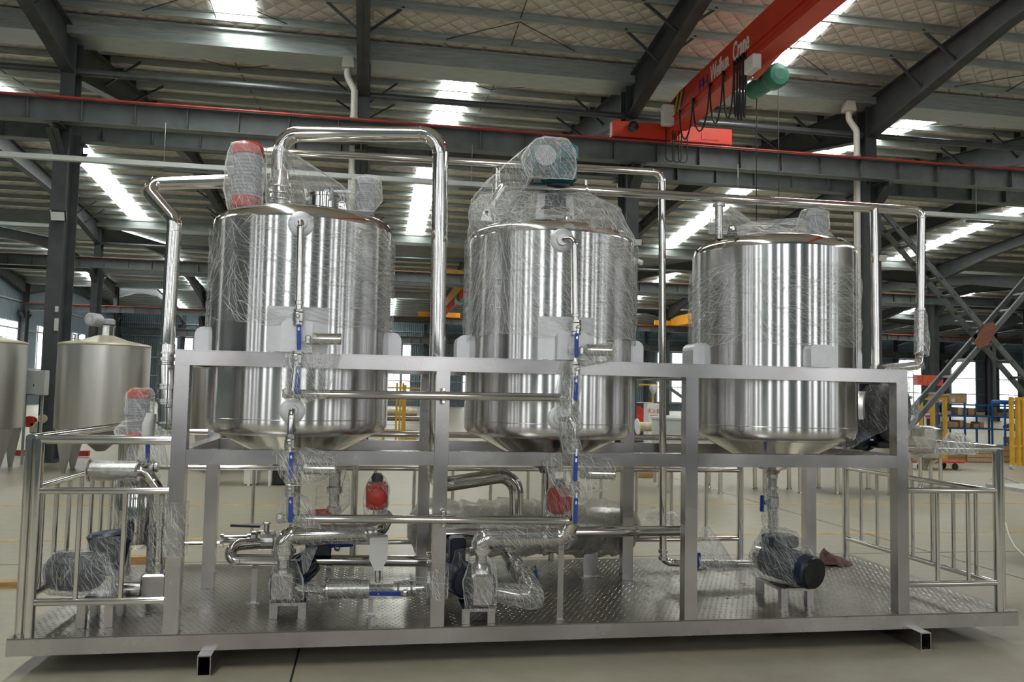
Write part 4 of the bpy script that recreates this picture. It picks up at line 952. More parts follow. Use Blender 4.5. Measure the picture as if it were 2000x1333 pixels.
for k, (px, py) in enumerate(((498, 1130), (642, 1131))):
    q = at(px, 1110, .66); t = thing('pipe_support', ('left', 'right')[k]+' square prop under the return pipe', 'pipe support', (q.x, .66, 0))
    B().box(q.x-.016, q.x+.016, .644, .676, .006, q.z).build('upright', M_frame, t); B().box(q.x-.04, q.x+.04, .62, .70, .001, .006).build('foot', M_frame, t)
# heat exchanger in bubble wrap on saddles
c0 = at(800, 1032, 1.36); c1 = at(1242, 1030, 1.36); rh = .20
t = thing('heat_exchanger', 'horizontal heat exchanger swathed in bubble wrap behind the pumps', 'heat exchanger', ((c0.x+c1.x)/2, 1.36, 0))
B().lathe([(.02, 0), (.12, .03), (rh*.86, .10), (rh*.86, (c1-c0).length-.10), (.12, (c1-c0).length-.03), (.02, (c1-c0).length)], c0, c1-c0, 28).build('shell', M_fit, t)
bw = MB().tube([c0.lerp(c1, -.01+1.02*k/90) for k in range(91)], [rh*(min(1, .35+k/7, .35+(90-k)/7))*(1+.05*math.sin(k*.2)) for k in range(91)], 40, caps=False)
for i, v in enumerate(bw.v):      # wound strips: helical ridges and slack
    k, j = divmod(i, 40); c = c0.lerp(c1, -.01+1.02*k/90); dd = (v-c); s = (k/90*13+j/40) % 1
    bw.v[i] = c+dd*(1+.12*(1-s)**2+.06*mnoise.noise(v*9)+.03*mnoise.noise(v*24))
bw.build('bubble_wrap', M_bubble, t)
q = atZ(1150, 1125, 0)
for xx in (q.x, at(870, 1100, 1.36).x): B().box(xx-.05, xx+.05, 1.22, 1.24, .006, .24).build('saddle', M_frame, t); B().box(xx+.05, xx+.056, 1.22, 1.50, .006, .24).build('saddle_web', M_frame, t); B().box(xx-.08, xx+.08, 1.18, 1.52, .001, .006).build('saddle_foot', M_frame, t)
sleeve([at(1258, 1010, 1.3), at(1285, 1006, 1.3), at(1332, 1017, 1.3)], [.05, .06, .045], 'end_wrap', M_filmt, t, 16, .02, 14)
# pump C at right
p = thing('transfer_pump', 'navy motor pump wrapped in film under the right tank', 'pump', (4.9, .45, 0), 'pumps on the deck')
stand(p, 4.79, 5.02, .25, .62, .10)
e0 = Vector((4.83, .62, .26)); e1 = Vector((4.99, .20, .225)); motor(p, e0, e1, .105, M_navy, M_black, 18)
B().lathe([(.07, 0), (.10, .02), (.10, .07), (.07, .09)], e0+Vector((.03, -.08, 0)), e0-e1, 24).build('casing', M_fit, p)
B().bbox((4.87, .42, .40), (.20, .16, .08), .012).build('terminal_box', M_navy, p)
ball_valve('ball valve with upright blue lever on the suction line right of a post', at(1362, 1106, .99), (1, 0, 0), .030, at(1365, 1080, .93), at(1364, 1110, .93), (0, -.06, .0))
# right-hand blower on the frame
def P3(px, py, Y): return at(px, py, Y)
p = thing('vacuum_blower', 'black ribbed blower wrapped in film between the right tank and end post', 'blower', (5.45, .75, 1.02))
ctr = P3(1722, 800, .85)
B().lathe([(.04, -.07), (.20, -.06), (.235, -.03), (.235, .04), (.19, .07), (.05, .08)], ctr, (.55, -.8, 0), 36).build('casing', M_black, p)
B().lathe([(.02, .06), (.13, .075), (.16, .10), (.16, .13), (.10, .15)], ctr+Vector((.02, -.02, 0)), (.55, -.8, 0), 30).build('side_cover', M_navy, p)
for k in range(8):
    a = k*.785; s = Vector((.8, .55, 0)).normalized(); q = ctr+Vector((.10, -.13, 0))+(s*math.cos(a)+Vector((0, 0, 1))*math.sin(a))*.135
    B().cyl(q, q+Vector((.012, -.018, 0)), .012, 6).build('bolt', M_fit, p)
m0 = P3(1655, 850, .95); motor(p, m0+Vector((.14, -.05, .03)), m0-Vector((.05, .05, .06)), .12, M_navy, M_black, 16)
B().cyl(P3(1697, 765, .85), P3(1697, 744, .85), .075, 22).build('inlet_stub', M_black, p)
B().bbox(P3(1722, 868, .80), (.22, .24, .05), .01).build('base', M_black, p)
B().box(XB[3]-.32, XB[3]+.10, .72, .98, 1.005, 1.02).build('mount_plate', M_frame, p)
for sx in (-.08, .08): B().lathe([(.014, 0), (.014, .01), (.007, .016)], P3(1722, 862, .66)+Vector((sx, 0, 0)), (0, 0, 1), 6).build('anchor_bolt', M_fit, p)
# pump D group at left end
p = thing('transfer_pump', 'film-wrapped pump with flared navy motor behind the left guard rail', 'pump', (.62, .30, 0), 'pumps on the deck')
stand(p, .515, .705, .17, .45, .125)
motor(p, Vector((.55, .36, .27)), Vector((.30, .50, .25)), .105, M_navy, M_black)
q0 = at(213, 1122, .45); q1 = at(209, 1053, .45)
B().lathe([(.06, 0), (.075, .05), (.10, .20), (.11, .235), (.09, .25)], q0, q1-q0, 26).build('upright_motor', M_navy, p)
for k in range(18): g = k*6.2832/18; o = Vector((math.cos(g), math.sin(g), 0)); B().bar(q0+o*.078+Vector((0, 0, .05)), q0+o*.105+Vector((0, 0, .20)), .006, .014, up=o).build('fin', M_navy, p)
q = at(304, 1144, .62); B().bbox((q.x, .62, q.z), (.15, .14, .16), .012).build('casing', M_frame, p)
B().cyl((q.x-.08, .60, q.z-.02), (q.x-.22, .58, q.z-.02), .05, 20).build('shaft_housing', M_fit, p)
f = at(312, 1110, .62)
pipe('feed_pipe', 'stepped vertical feed pipe into the pump box at the left end', [at(307, 1122, .62), at(309, 1078, .62), at(312, 960, .62), at(285, 920, .62), at(262, 920, .62)], .034, br=.085, seg=20, rings=((0, 1, .3), (1, 2, .45), (1, 2, .75)))
t = thing('spool_piece', 'film-wrapped flanged spool lying level with the left guard rail', 'spool', at(220, 920, .60))
B().cyl(at(176, 920, .60), at(272, 920, .60), .058, 26).build('shell', M_fit, t)
for px in (176, 270): B().lathe([(.055, -.006), (.068, -.005), (.068, .006), (.055, .007)], at(px, 920, .60), (1, 0, 0), 26).build('ferrule', M_tube, t)
sleeve([at(184, 920, .60), at(230, 920, .60), at(276, 921, .60)], [.062, .064, .070], 'film', M_filmd, t, 24, .004, 12)
t = thing('filter_housing', 'tall film-wrapped filter cylinder behind the left guard rail', 'filter', at(262, 1070, .85))
a0 = at(262, 1072, .85); a1 = at(264, 930, .85); B().lathe([(.05, 0), (.12, .04), (.13, .08), (.13, (a1-a0).length-.06), (.10, (a1-a0).length)], a0, (0, 0, 1), 28).build('shell', M_tube, t)
for sx in (-.10, .10): B().box(a0.x+sx-.02, a0.x+sx+.02, .83, .87, .001, a0.z+.10).build('leg', M_frame, t)
q = at(270, 826, .75); gearmotor('gear_motor', 'wrapped grey motor with red cap above the left guard rail', (q.x, .75, q.z-.12), .068, at(270, 760, .75).z-q.z+.12, M_grey, M_redmot)
ball_valve('ball valve with upright blue lever above the wrapped spool', at(292, 912, .66), (1, 0, 0), .028, at(288, 905, .60), at(289, 868, .60), (-.005, -.06, .02))
t = thing('wrapped_gauge', 'white foam-wrapped gauge beside the small red-capped motor', 'gauge', at(292, 852, .62))
sleeve([at(288, 853, .62), at(291, 830, .62), at(296, 808, .62)], [.036, .040, .030], 'foam', M_white, t, 16, .006, 20); B().cyl(at(288, 850, .62), at(295, 812, .62), .028, 14).build('body', M_white, t)
# rag on the deck
q = atZ(1628, 1104, 0)
tag(hull([(q.x-.12, q.y, .002), (q.x+.16, q.y-.03, .002), (q.x+.02, q.y-.09, .002), (q.x-.10, q.y+.05, .10), (q.x-.07, q.y+.03, .14), (q.x+.05, q.y+.05, .05), (q.x+.05, q.y+.12, .002), (q.x-.09, q.y+.09, .002)], 'rag', M_rag, None, 3, .022, 14), 'crumpled mauve cleaning rag lying on the tread-plate deck', 'rag')
# ================================================================ things standing in the hall behind
def bg_vessel(lab, cx, cy, r, z0, z1, zc, grp, motor_side=True):
    t = thing('storage_vessel', lab, 'vessel', (cx, cy, ZF), grp)
    B().lathe([(r-.01, z0), (r, z0+.03), (r, z1-.02)], (cx, cy, 0), (0, 0, 1), 56).build('shell', M_old, t)
    B().lathe([(r, z1-.02), (r+.012, z1), (r-.01, z1+.03), (r*.5, z1+(zc-z1)*.55), (.14, zc), (0, zc)], (cx, cy, 0), (0, 0, 1), 56).build('cone_roof', M_lid, t)
    B().lathe([(.08, ZF+.35), (r*.5, ZF+.62), (r-.01, z0)], (cx, cy, 0), (0, 0, 1), 48).build('cone_bottom', M_old, t)
    for k in range(4):
        a = math.radians(-125+90*k); ca, sa = math.cos(a), math.sin(a); s = Vector((-sa, ca, 0)); o = Vector((cx+ca*(r-.06), cy+sa*(r-.06), 0)); m = MB()
        V = [o+s*(-.25)+Vector((0, 0, z0+.02)), o+s*.25+Vector((0, 0, z0+.02)), o+s*.03+Vector((0, 0, ZF)), o+s*(-.03)+Vector((0, 0, ZF))]; n = Vector((ca, sa, 0))*.02
        m.add([v-n for v in V]+[v+n for v in V], [(0, 1, 2, 3), (7, 6, 5, 4), (0, 4, 5, 1), (1, 5, 6, 2), (2, 6, 7, 3), (3, 7, 4, 0)]); m.build('leg', M_old, t)
    B().lathe([(.13, 0), (.13, .17), (.16, .175), (.16, .19)], (cx, cy, zc-.01), (0, 0, 1), 20).build('shaft_housing', M_fit, t)
    B().bbox((cx+.03, cy, zc+.25), (.2, .18, .12), .02).build('gearbox', M_grey, t)
    B().lathe([(.09, 0), (.12, .02), (.12, .25), (.09, .27)], (cx-.10, cy-.1, zc+.27), (-.35, -.93, 0), 20).build('motor', M_grey, t)
    B().lathe([(.03, 0), (.085, .004), (.10, .02)], (cx-.196, cy-.354, zc+.27), (.35, .93, 0), 18).build('fan_cover', M_lightgrey, t)
    B().lathe([(.04, 0), (.04, .10), (.07, .105), (.07, .12)], (cx-r*.55, cy-r*.3, zc-(zc-z1)*.62), (0, 0, 1), 14).build('lid_nozzle', M_fit, t)
    return t
M_lid = plain('khaki_steel_lid', (.47, .44, .34), .45, .3, .06, 3)
yA = 11.4; xa0 = at(112, 750, yA).x; xa1 = at(291, 750, yA).x; rA = (xa1-xa0)/2*.985
zt_, zb_, zc_ = at(200, 676, yA).z, at(200, 838, yA).z, at(205, 656, yA).z
bg_vessel('dull stainless vessel with conical roof standing behind the left end', (xa0+xa1)/2, yA, rA, zb_, zt_, zc_, 'storage vessels on the floor')
xb = at(45, 760, yA).x; bg_vessel('dull stainless vessel cut by the left edge of the picture', xb-rA, yA, rA, zb_, zt_, zc_, 'storage vessels on the floor')
xc = at(366, 760, yA).x; bg_vessel('dull stainless vessel half hidden behind the left tank', xc+rA+.02, yA+.3, rA, zb_, zt_-.05, zc_-.05, 'storage vessels on the floor')
# wall cabinet and welding machine seen between the vessels
p = at(68, 748, 12.45); t = thing('control_cabinet', 'pale grey control cabinet on a pole between two vessels', 'cabinet', (p.x, 12.45, ZF))
B().bbox((p.x, 12.45, p.z), (.44, .22, .48), .01).build('body', M_lightgrey, t)
B().box(p.x-.215, p.x+.07, 12.325, 12.338, p.z-.22, p.z+.22).build('door', M_lightgrey, t)
B().bbox((p.x+.03, 12.32, p.z-.05), (.015, .012, .05), .003).build('handle', M_black, t)
for sx in (-.15, .15): B().box(p.x+sx-.02, p.x+sx+.02, 12.43, 12.47, ZF, p.z-.24).build('leg', M_galv, t)
p = at(78, 835, 13.1); t = thing('welding_machine', 'small yellow and red workshop machine between the vessels at left', 'machine', (p.x, 13.1, ZF))
B().bbox((p.x, 13.1, ZF+.3), (.36, .4, .5), .03).build('base', M_slate, t); B().bbox((p.x+.02, 13.1, ZF+.68), (.34, .3, .24), .03).build('head', M_cream, t)
B().cyl((p.x-.16, 12.95, ZF+.80), (p.x-.16, 13.1, ZF+.80), .11, 16).build('reel', M_redmot, t); B().cyl((p.x+.10, 12.92, ZF+.86), (p.x+.10, 13.07, ZF+.86), .09, 16).build('reel', M_cream, t)
B().tube(bend([(p.x, 13.1, ZF+.75), (p.x+.05, 13.05, ZF+1.1), (p.x+.18, 13.0, ZF+1.05)], .1, 5), .02, 8).build('gooseneck', M_rubber, t)
p = atZ(66, 905, ZF); tag(B().bbox((p.x-.2, p.y+1.5, ZF+.08), (1.5, .12, .12), .01).build('red_beam', M_redrail), 'red painted beam lying on the floor behind the vessels', 'beam')
# low workbench seen under the frame at left
p = atZ(500, 950, ZF); t = thing('work_bench', 'white steel work bench with drawers seen under the left tank', 'bench', (p.x, p.y+.3, ZF))
B().box(p.x-.62, p.x+.62, p.y, p.y+.6, ZF+.36, ZF+.39).build('top', M_white, t)
for sx in (-.58, -.12, .2, .58): B().box(p.x+sx-.02, p.x+sx+.02, p.y+.02, p.y+.06, ZF, ZF+.36).build('leg', M_white, t)
B().bbox((p.x-.1, p.y+.3, ZF+.19), (.20, .5, .34), .01).build('drawer_unit', M_white, t); B().bbox((p.x+.33, p.y+.32, ZF+.17), (.2, .4, .32), .01).build('drawer_unit', M_black, t)
# objects seen in the gap between left and middle tanks
def fence(lab, x0, x1, y, z1, nposts, wires=0):
    t = thing('safety_fence', lab, 'fence', ((x0+x1)/2, y, ZF))
    for i in range(nposts):
        xx = x0+(x1-x0)*i/max(1, nposts-1); B().box(xx-.035, xx+.035, y-.035, y+.035, ZF, z1).build('post', M_yellow, t)
    for z in (z1-.08, ZF+.15): B().box(x0, x1, y-.02, y+.02, z-.02, z+.02).build('rail', M_yellow, t)
    for i in range(wires):
        z = ZF+.2+(z1-ZF-.3)*i/max(1, wires-1); B().cyl((x0, y, z), (x1, y, z), .005, 4).build('wire', M_galv, t)
    return t
yG = 17.0; x0 = at(750, 800, yG).x; x1 = at(830, 800, yG).x; zt2 = at(780, 752, yG).z
f = fence('yellow safety fence seen between the left and middle tanks', x0, x1, yG, zt2, 3, 10)
xm = at(781, 800, yG).x
for dx in (-.09, 0, .07): B().box(xm+dx-.025, xm+dx+.025, yG-.06, yG-.01, ZF, zt2+.05).build('post', M_yellow, f)
p0 = at(745, 806, 19.0); p1 = at(814, 806, 19.0); t = thing('cream_duct', 'cream insulated duct lying across behind the yellow fence', 'duct', p0.lerp(p1, .5)-Vector((0, 0, .1)))
B().cyl(p0, p1, .11, 18).build('duct', M_cream, t)
for k in range(6): B().lathe([(.112, -.02), (.12, 0), (.112, .02)], p0.lerp(p1, (k+.5)/6), (1, 0, 0), 16).build('band', M_cream, t)
t = thing('bar_rack', 'low steel rack holding brown bars behind the yellow fence', 'rack', (at(780, 850, 19.0).x, 19.0, ZF))
bx = at(780, 850, 19.0).x
for sx in (-.9, .9):
    for sy in (-.4, .4): B().box(bx+sx-.03, bx+sx+.03, 19+sy-.03, 19+sy+.03, ZF, p0.z-.11).build('upright', M_rust, t)
for z in (.35, .75): B().box(bx-.95, bx+.95, 18.6, 18.66, ZF+z-.03, ZF+z+.03).build('beam', M_rust, t); B().box(bx-.95, bx+.95, 19.34, 19.4, ZF+z-.03, ZF+z+.03).build('beam', M_rust, t)
for k in range(7):
    z = ZF+.40+(k//4)*.40; tag(B().cyl((bx-1.0, 18.7+(k % 4)*.18, z+.02), (bx+1.0, 18.72+(k % 4)*.18, z+.02), .035, 10).build('stored_bar', (M_wood, M_galv, M_rust)[k % 3]), ('brown wooden', 'galvanised steel', 'rusty steel')[k % 3]+' bar on the '+('lower' if k < 4 else 'upper')+' level of the low rack, '+('front' if k in (0, 1, 2, 4, 5, 6) else 'back')+' one', 'bar', 'bars in the low rack')
p = at(798, 850, 18.0); tag(B().lathe([(.0, 0), (.2, .0), (.22, .02), (.22, .30), (.2, .32), (.0, .32)], (p.x, 18.0, ZF), (0, 0, 1), 22).build('orange_drum', M_orange), 'low orange drum behind the yellow fence', 'drum')
p = at(752, 858, 15); tag(hull([(p.x-.25, 15, ZF), (p.x+.25, 15, ZF), (p.x, 14.7, ZF), (p.x, 15.3, ZF), (p.x-.1, 15, ZF+.28), (p.x+.12, 15.05, ZF+.22)], 'cloth_sack', M_cream, None, 2, .03, 6), 'pale sack on the floor seen between two tanks', 'sack')
# gap between middle and right tanks
yR = 13.0
p = at(1241, 815, yR); t = thing('hose_reel', 'red fire hose reel seen right of the middle tank', 'hose reel', (p.x, yR, ZF))
B().lathe([(.05, -.03), (.24, -.03), (.25, -.02), (.25, .02), (.24, .03), (.05, .03)], p, (0, 1, 0), 30).build('disc', M_redmot, t)
B().lathe([(.02, -.06), (.07, -.05), (.07, .0)], p, (0, 1, 0), 16).build('hub', M_redmot, t); B().box(p.x-.03, p.x+.03, yR, yR+.06, ZF, p.z).build('stand', M_redrail, t)
for sx in (-.2, .2): B().bar((p.x, yR+.03, ZF+.25), (p.x+sx, yR+.03, ZF), .04, .04).build('foot', M_redrail, t)
p = at(1277, 812, 12.3); t = thing('extinguisher_cabinet', 'white fire extinguisher cabinet with red characters between two tanks', 'cabinet', (p.x, 12.4, ZF))
hh = at(1277, 789, 12.3).z
B().bbox((p.x, 12.42, (hh+ZF)/2), (.30, .24, hh-ZF), .008).build('body', M_white, t)
B().bbox((p.x, 12.295, (hh+ZF)/2+.1), (.26, .012, hh-ZF-.5), .004).build('door', M_white, t)
text_mesh('灭火器', .105, 'lettering', M_redtext, t, frame3((p.x, 12.285, at(1277, 804, 12.3).z), (1, 0, 0), (0, 0, 1)), .002)
for dz in (.085, .23): B().box(p.x-.09, p.x+.09, 12.284, 12.288, at(1277, 804, 12.3).z-dz-.012, at(1277, 804, 12.3).z-dz).build('small_print', M_redtext, t)
p = at(1252, 815, 13.4); t = thing('tool_cabinet', 'dark blue-grey cabinet behind the red hose reel', 'cabinet', (p.x, 13.5, ZF)); hh = at(1252, 788, 13.4).z
B().bbox((p.x, 13.6, (hh+ZF)/2), (.55, .3, hh-ZF), .01).build('body', M_slate, t); B().bbox((p.x, 13.6, hh+.01), (.60, .34, .02), .004).build('top', M_white, t)
p = at(1275, 760, 14.5); t = thing('yellow_lamp_post', 'thin yellow post with white conical shade between two tanks', 'lamp', (p.x, 14.5, ZF))
B().cyl((p.x, 14.5, ZF), (p.x, 14.5, p.z+.05), .03, 10).build('pole', M_yellow, t); B().bar((p.x-.35, 14.5, p.z+.10), (p.x+.1, 14.5, p.z+.10), .04, .04).build('arm', M_yellow, t)
B().lathe([(.02, -.12), (.10, .02), (.09, .10), (.03, .12)], (p.x-.02, 14.4, p.z-.02), (0, 0, 1), 18).build('shade', M_white, t)
# group of process vessels on legs behind the back rail
def leg_vessel(lab, px0, px1, py_top, py_bot, py_leg, Y, mat, dome=False, wrap=False, flat=False):
    xa, xb_ = at(px0, py_top, Y).x, at(px1, py_top, Y).x; cx = (xa+xb_)/2; r = (xb_-xa)/2; zt = at(px0, py_top, Y).z; zb = at(px0, py_bot, Y).z
    t = thing('process_vessel', lab, 'vessel', (cx, Y, ZF), 'process vessels on legs')
    B().lathe([(r-.01, zb), (r, zb+.02), (r, zt)], (cx, Y, 0), (0, 0, 1), 44).build('shell', mat, t)
    if dome: B().lathe([(r, zt), (r*.95, zt+r*.22), (r*.6, zt+r*.55), (0, zt+r*.68)], (cx, Y, 0), (0, 0, 1), 40).build('dome', mat, t)
    else: B().lathe([(r+.02, zt-.02), (r+.02, zt+.01), (r*.9, zt+.02), (.1, zt+.06), (0, zt+.06)], (cx, Y, 0), (0, 0, 1), 40).build('lid', mat, t)
    if not flat: B().lathe([(.03, zb-r*.75), (.05, zb-r*.6), (r-.01, zb)], (cx, Y, 0), (0, 0, 1), 36).build('cone_bottom', M_cone, t)
    for k in range(4):
        a = .6+k*1.5708; lx, ly = cx+(r-.03)*math.cos(a), Y+(r-.03)*math.sin(a)
        B().cyl((lx, ly, ZF), (lx, ly, zb+.12), .035, 12).build('leg', M_tube, t); B().cyl((lx, ly, ZF), (lx, ly, ZF+.02), .05, 12).build('foot', M_fit, t)
    return t
leg_vessel('pale grey round vessel seen between the middle and right tanks', 1277, 1415, 816, 892, 960, 8.4, M_lightgrey, flat=True)
leg_vessel('stainless domed vessel partly hidden behind the right tank', 1470, 1565, 800, 888, 962, 8.3, M_old, True, flat=True)
leg_vessel('stainless vessel on wrapped legs behind the end post', 1598, 1732, 805, 890, 958, 8.2, M_old, True, flat=True)
leg_vessel('small cone-bottomed vessel on legs seen over the right guard rail', 1779, 1834, 838, 893, 955, 8.9, M_fit)
p0 = at(1246, 834, 9.6); p1 = at(1284, 834, 9.6); t = thing('flanged_duct', 'cream pipe end with white flange before the round vessel', 'duct', p0-Vector((0, 0, .1)))
B().cyl(p0, p1, .085, 20).build('pipe', M_cream, t); B().lathe([(.08, -.02), (.15, -.018), (.15, .0), (.08, .002)], p0, (1, 0, .1), 14).build('flange', M_white, t)
B().box(p1.x-.06, p1.x-.02, 9.56, 9.64, ZF, p1.z-.08).build('prop', M_frame, t)
p = at(1260, 872, 10.5); tag(B().bbox((p.x, 10.5, ZF+.10), (.34, .3, .2), .01).build('wooden_crate', M_wood), 'small wooden crate on the floor right of the middle tank', 'crate')
# red trolley
p = atZ(1850, 917, ZF); t = thing('floor_trolley', 'low red floor trolley with black wheels behind the right rail', 'trolley', (p.x, p.y, ZF))
B().prism([(p.x-1.0, ZF+.16), (p.x+.25, ZF+.16), (p.x+.32, ZF+.22), (p.x+.25, ZF+.20), (p.x-1.0, ZF+.20)], 'Y', p.y-.25, p.y+.25).build('deck', M_redrail, t)
for sx in (-.85, .05):
    for sy in (-.2, .2): B().cyl((p.x+sx, p.y+sy-.02, ZF+.075), (p.x+sx, p.y+sy+.02, ZF+.075), .075, 16).build('wheel', M_rubber, t); B().bar((p.x+sx, p.y+sy, ZF+.075), (p.x+sx, p.y+sy, ZF+.16), .03, .03).build('fork', M_dark, t)
# blue storage racks
def rack(lab, x0, x1, y, levels, depth=.6):
    t = thing('storage_rack', lab, 'rack', ((x0+x1)/2, y+depth/2, ZF), 'blue storage racks'); n = 3
    for i in range(n):
        xx = x0+(x1-x0)*i/(n-1)
        for yy in (y, y+depth): B().box(xx-.02, xx+.02, yy-.02, yy+.02, ZF, levels[-1]+.03).build('upright', M_rackblue, t)
    for z in levels:
        B().box(x0, x1, y-.02, y+depth+.02, z-.012, z).build('shelf', M_rackblue, t)
        for yy in (y-.025, y+depth+.005): B().box(x0, x1, yy, yy+.02, z-.045, z).build('beam', M_rackblue, t)
    return t
yK = 15.6; zs = [at(1900, py, yK).z for py in (894, 868, 836, 812, 790)]
xr0, xr1, xr2 = at(1831, 840, yK).x, at(1938, 840, yK).x, at(1992, 840, yK).x
rack('blue storage rack crowded with boxes behind the right guard rail', xr0, xr1, yK, zs)
rack('blue storage rack with dotted beams at the right edge', xr1+.15, xr2+1.6, yK-.3, [z-.02 for z in zs])
random.seed(11)
names = [('storage_box', M_carton, 'small brown carton on the blue racks', 'box'), ('storage_box', M_carton2, 'small pale carton on the blue racks', 'box'), ('spare_part', M_white, 'small white fitting on the blue racks', 'fitting'), ('spare_part', M_grey, 'small grey fitting on the blue racks', 'fitting'), ('spare_part', M_yellow, 'small yellow fitting on the blue racks', 'fitting'), ('spare_part', M_purple, 'small purple bundle on the blue racks', 'fitting')]
for li, z in enumerate(zs[:4]):
    for (xa, xb_, yy) in ((xr0+.1, xr1-.1, yK), (xr1+.25, xr2+.5, yK-.3)):
        xx = xa; cnt = {}
        while xx < xb_-.12:
            w_ = random.uniform(.10, .28); h_ = random.uniform(.06, .22); k = random.choice((0, 0, 1, 2, 3, 3, 4, 5, 2)); nm, mt, lb, ct = names[k]
            if k < 2: m = B().bbox((xx+w_/2, yy+.22, z+h_/2+.001), (w_, .36, h_), .006)
            else: m = B().lathe([(w_*.25, 0), (w_*.38, .01), (w_*.38, h_*.5), (w_*.25, h_*.7), (.01, h_*.72)], (xx+w_/2, yy+.2, z+.001), (0, 0, 1), 12)
            cnt[k] = cnt.get(k, 0)+1; tag(m.build(nm, mt), '%s, %s on the %s shelf of %s' % (lb.split(' on the')[0], ordn[cnt[k]-1], ('lowest', 'second', 'third', 'fourth')[li], 'the crowded rack' if yy == yK else 'the dotted-beam rack'), ct, 'goods on the blue racks'); xx += w_+random.uniform(.02, .14)
for a, b, h_, lab, mt in ((1833, 1854, 773, 'brown carton at left on top of the blue rack', M_carton), (1857, 1891, 770, 'larger open-flapped carton on top of the blue rack', M_carton2)):
    q0 = at(a, 788, yK); q1 = at(b, 788, yK); hz = at(a, h_, yK).z; t = thing('carton', lab, 'box', ((q0.x+q1.x)/2, yK+.25, zs[4]))
    B().bbox(((q0.x+q1.x)/2, yK+.25, (zs[4]+hz)/2+.003), (q1.x-q0.x, .42, hz-zs[4]), .006).build('box', mt, t)
    B().box(q0.x+.05, q0.x+.16, yK+.035, yK+.04, zs[4]+.05, zs[4]+.14).build('label', M_white, t)
    B().bar((q0.x, yK+.06, hz+.01), (q1.x, yK+.02, hz+.03), .10, .006).build('flap', mt, t)
q = at(1965, 788, yK); tag(B().bbox((q.x, yK+.1, zs[4]+.07), (.5, .4, .13), .03).build('blue_bin', M_rackblue), 'blue plastic bin on top of the rack at the right edge', 'bin')
for a, b, y0, y1, lab in ((1890, 1942, 878, 900, 'long pale wooden crate on the floor before the blue rack'), (1942, 1985, 872, 902, 'brown wooden crate on the floor at the right edge'), (1848, 1886, 880, 895, 'low reddish crate on the floor before the blue rack')):
    q0 = at(a, y1, 14.6); q1 = at(b, y1, 14.6); hz = at(a, y0, 14.6).z
    t = thing('wooden_crate', lab, 'crate', ((q0.x+q1.x)/2, 14.7, ZF)); n = 3
    for k in range(n):
        za, zb2 = ZF+.02+(hz-ZF)*k/n, ZF+(hz-ZF)*(k+1)/n
        B().box(q0.x, q1.x, 14.6, 14.63, za, zb2).build('plank', M_wood if 'brown' in lab or 'red' in lab else M_carton2, t)
    B().box(q0.x, q1.x, 14.63, 15.1, ZF, hz-.02).build('case', M_carton2, t)
# yellow frames near the racks
def yframe(lab, xs, y, z1, w_=.07):
    t = thing('yellow_barrier', lab, 'barrier', (xs[0][0], y, ZF), 'yellow steel frames')
    for xx, ww in xs: B().box(xx-ww/2, xx+ww/2, y-.05, y+.05, ZF+.1, z1).build('post', M_yellow, t)
    for z in (z1-.05, ZF+.55, ZF+.12): B().box(min(a for a, b in xs), max(a for a, b in xs), y-.02, y+.02, z-.025, z+.025).build('rail', M_yellow, t)
    for xx, ww in (xs[0], xs[-1]): B().cyl((xx, y-.04, ZF+.06), (xx, y+.04, ZF+.06), .06, 14).build('caster', M_lightgrey, t)
    return t
fx = lambda px, Y: at(px, 840, Y).x
yframe('tall yellow steel frame on casters at the right edge', [(fx(1976, 12.6), .05), (fx(1988, 12.6), .06), (fx(1997, 12.6), .05), (fx(2030, 12.6), .06)], 12.6, at(1985, 776, 12.6).z)
yframe('yellow steel frame left of the blue rack', [(fx(1799, 14.2), .06), (fx(1822, 14.2), .08), (fx(1846, 14.2), .06)], 14.2, at(1822, 776, 14.2).z)
# warning sign
p = at(1811, 808, 14.172); t = thing('warning_sign', 'white safety sign with yellow disc hung on the yellow barrier', 'sign', (p.x, 14.17, p.z-.12))
B().bbox(p, (.13, .012, .25), .003).build('board', M_white, t)
B().lathe([(.0, 0), (.042, 0), (.044, .004), (0, .005)], p+Vector((0, -.006, .045)), (0, -1, 0), 22).build('disc', M_yellow, t); B().lathe([(.040, 0), (.040, .006), (.048, .006), (.048, 0)], p+Vector((0, -.006, .045)), (0, -1, 0), 22).build('ring', M_black, t)
B().bar(p+Vector((-.03, -.012, .075)), p+Vector((.03, -.012, .015)), .004, .010, up=(0, 1, 0)).build('slash', M_black, t)
B().box(p.x-.058, p.x+.058, p.y-.012, p.y-.006, p.z-.105, p.z-.045).build('caption_bar', M_redtext, t)
# banner
q0 = at(1784, 742, 24.0); q1 = at(1842, 742, 24.0); hz = at(1800, 733, 24.0).z; lz = at(1800, 753, 24.0).z
t = thing('banner', 'red cloth banner with gold characters hanging behind the ladder-like brace', 'banner', (q0.x, 24.0, lz))
B().box(q0.x, q1.x, 24.0, 24.01, lz, hz).build('cloth', M_banner, t)
text_mesh('至的问', (hz-lz)*.95, 'lettering', M_gold, t, frame3(((q0.x+q1.x)/2-.05, 23.995, (hz+lz)/2), (1, 0, 0), (0, 0, 1)), .002)
for xx in (q0.x+.02, q1.x-.02): B().cyl((xx, 24.03, ZF), (xx, 24.03, hz+.05), .02, 8).build('pole', M_galv, t)
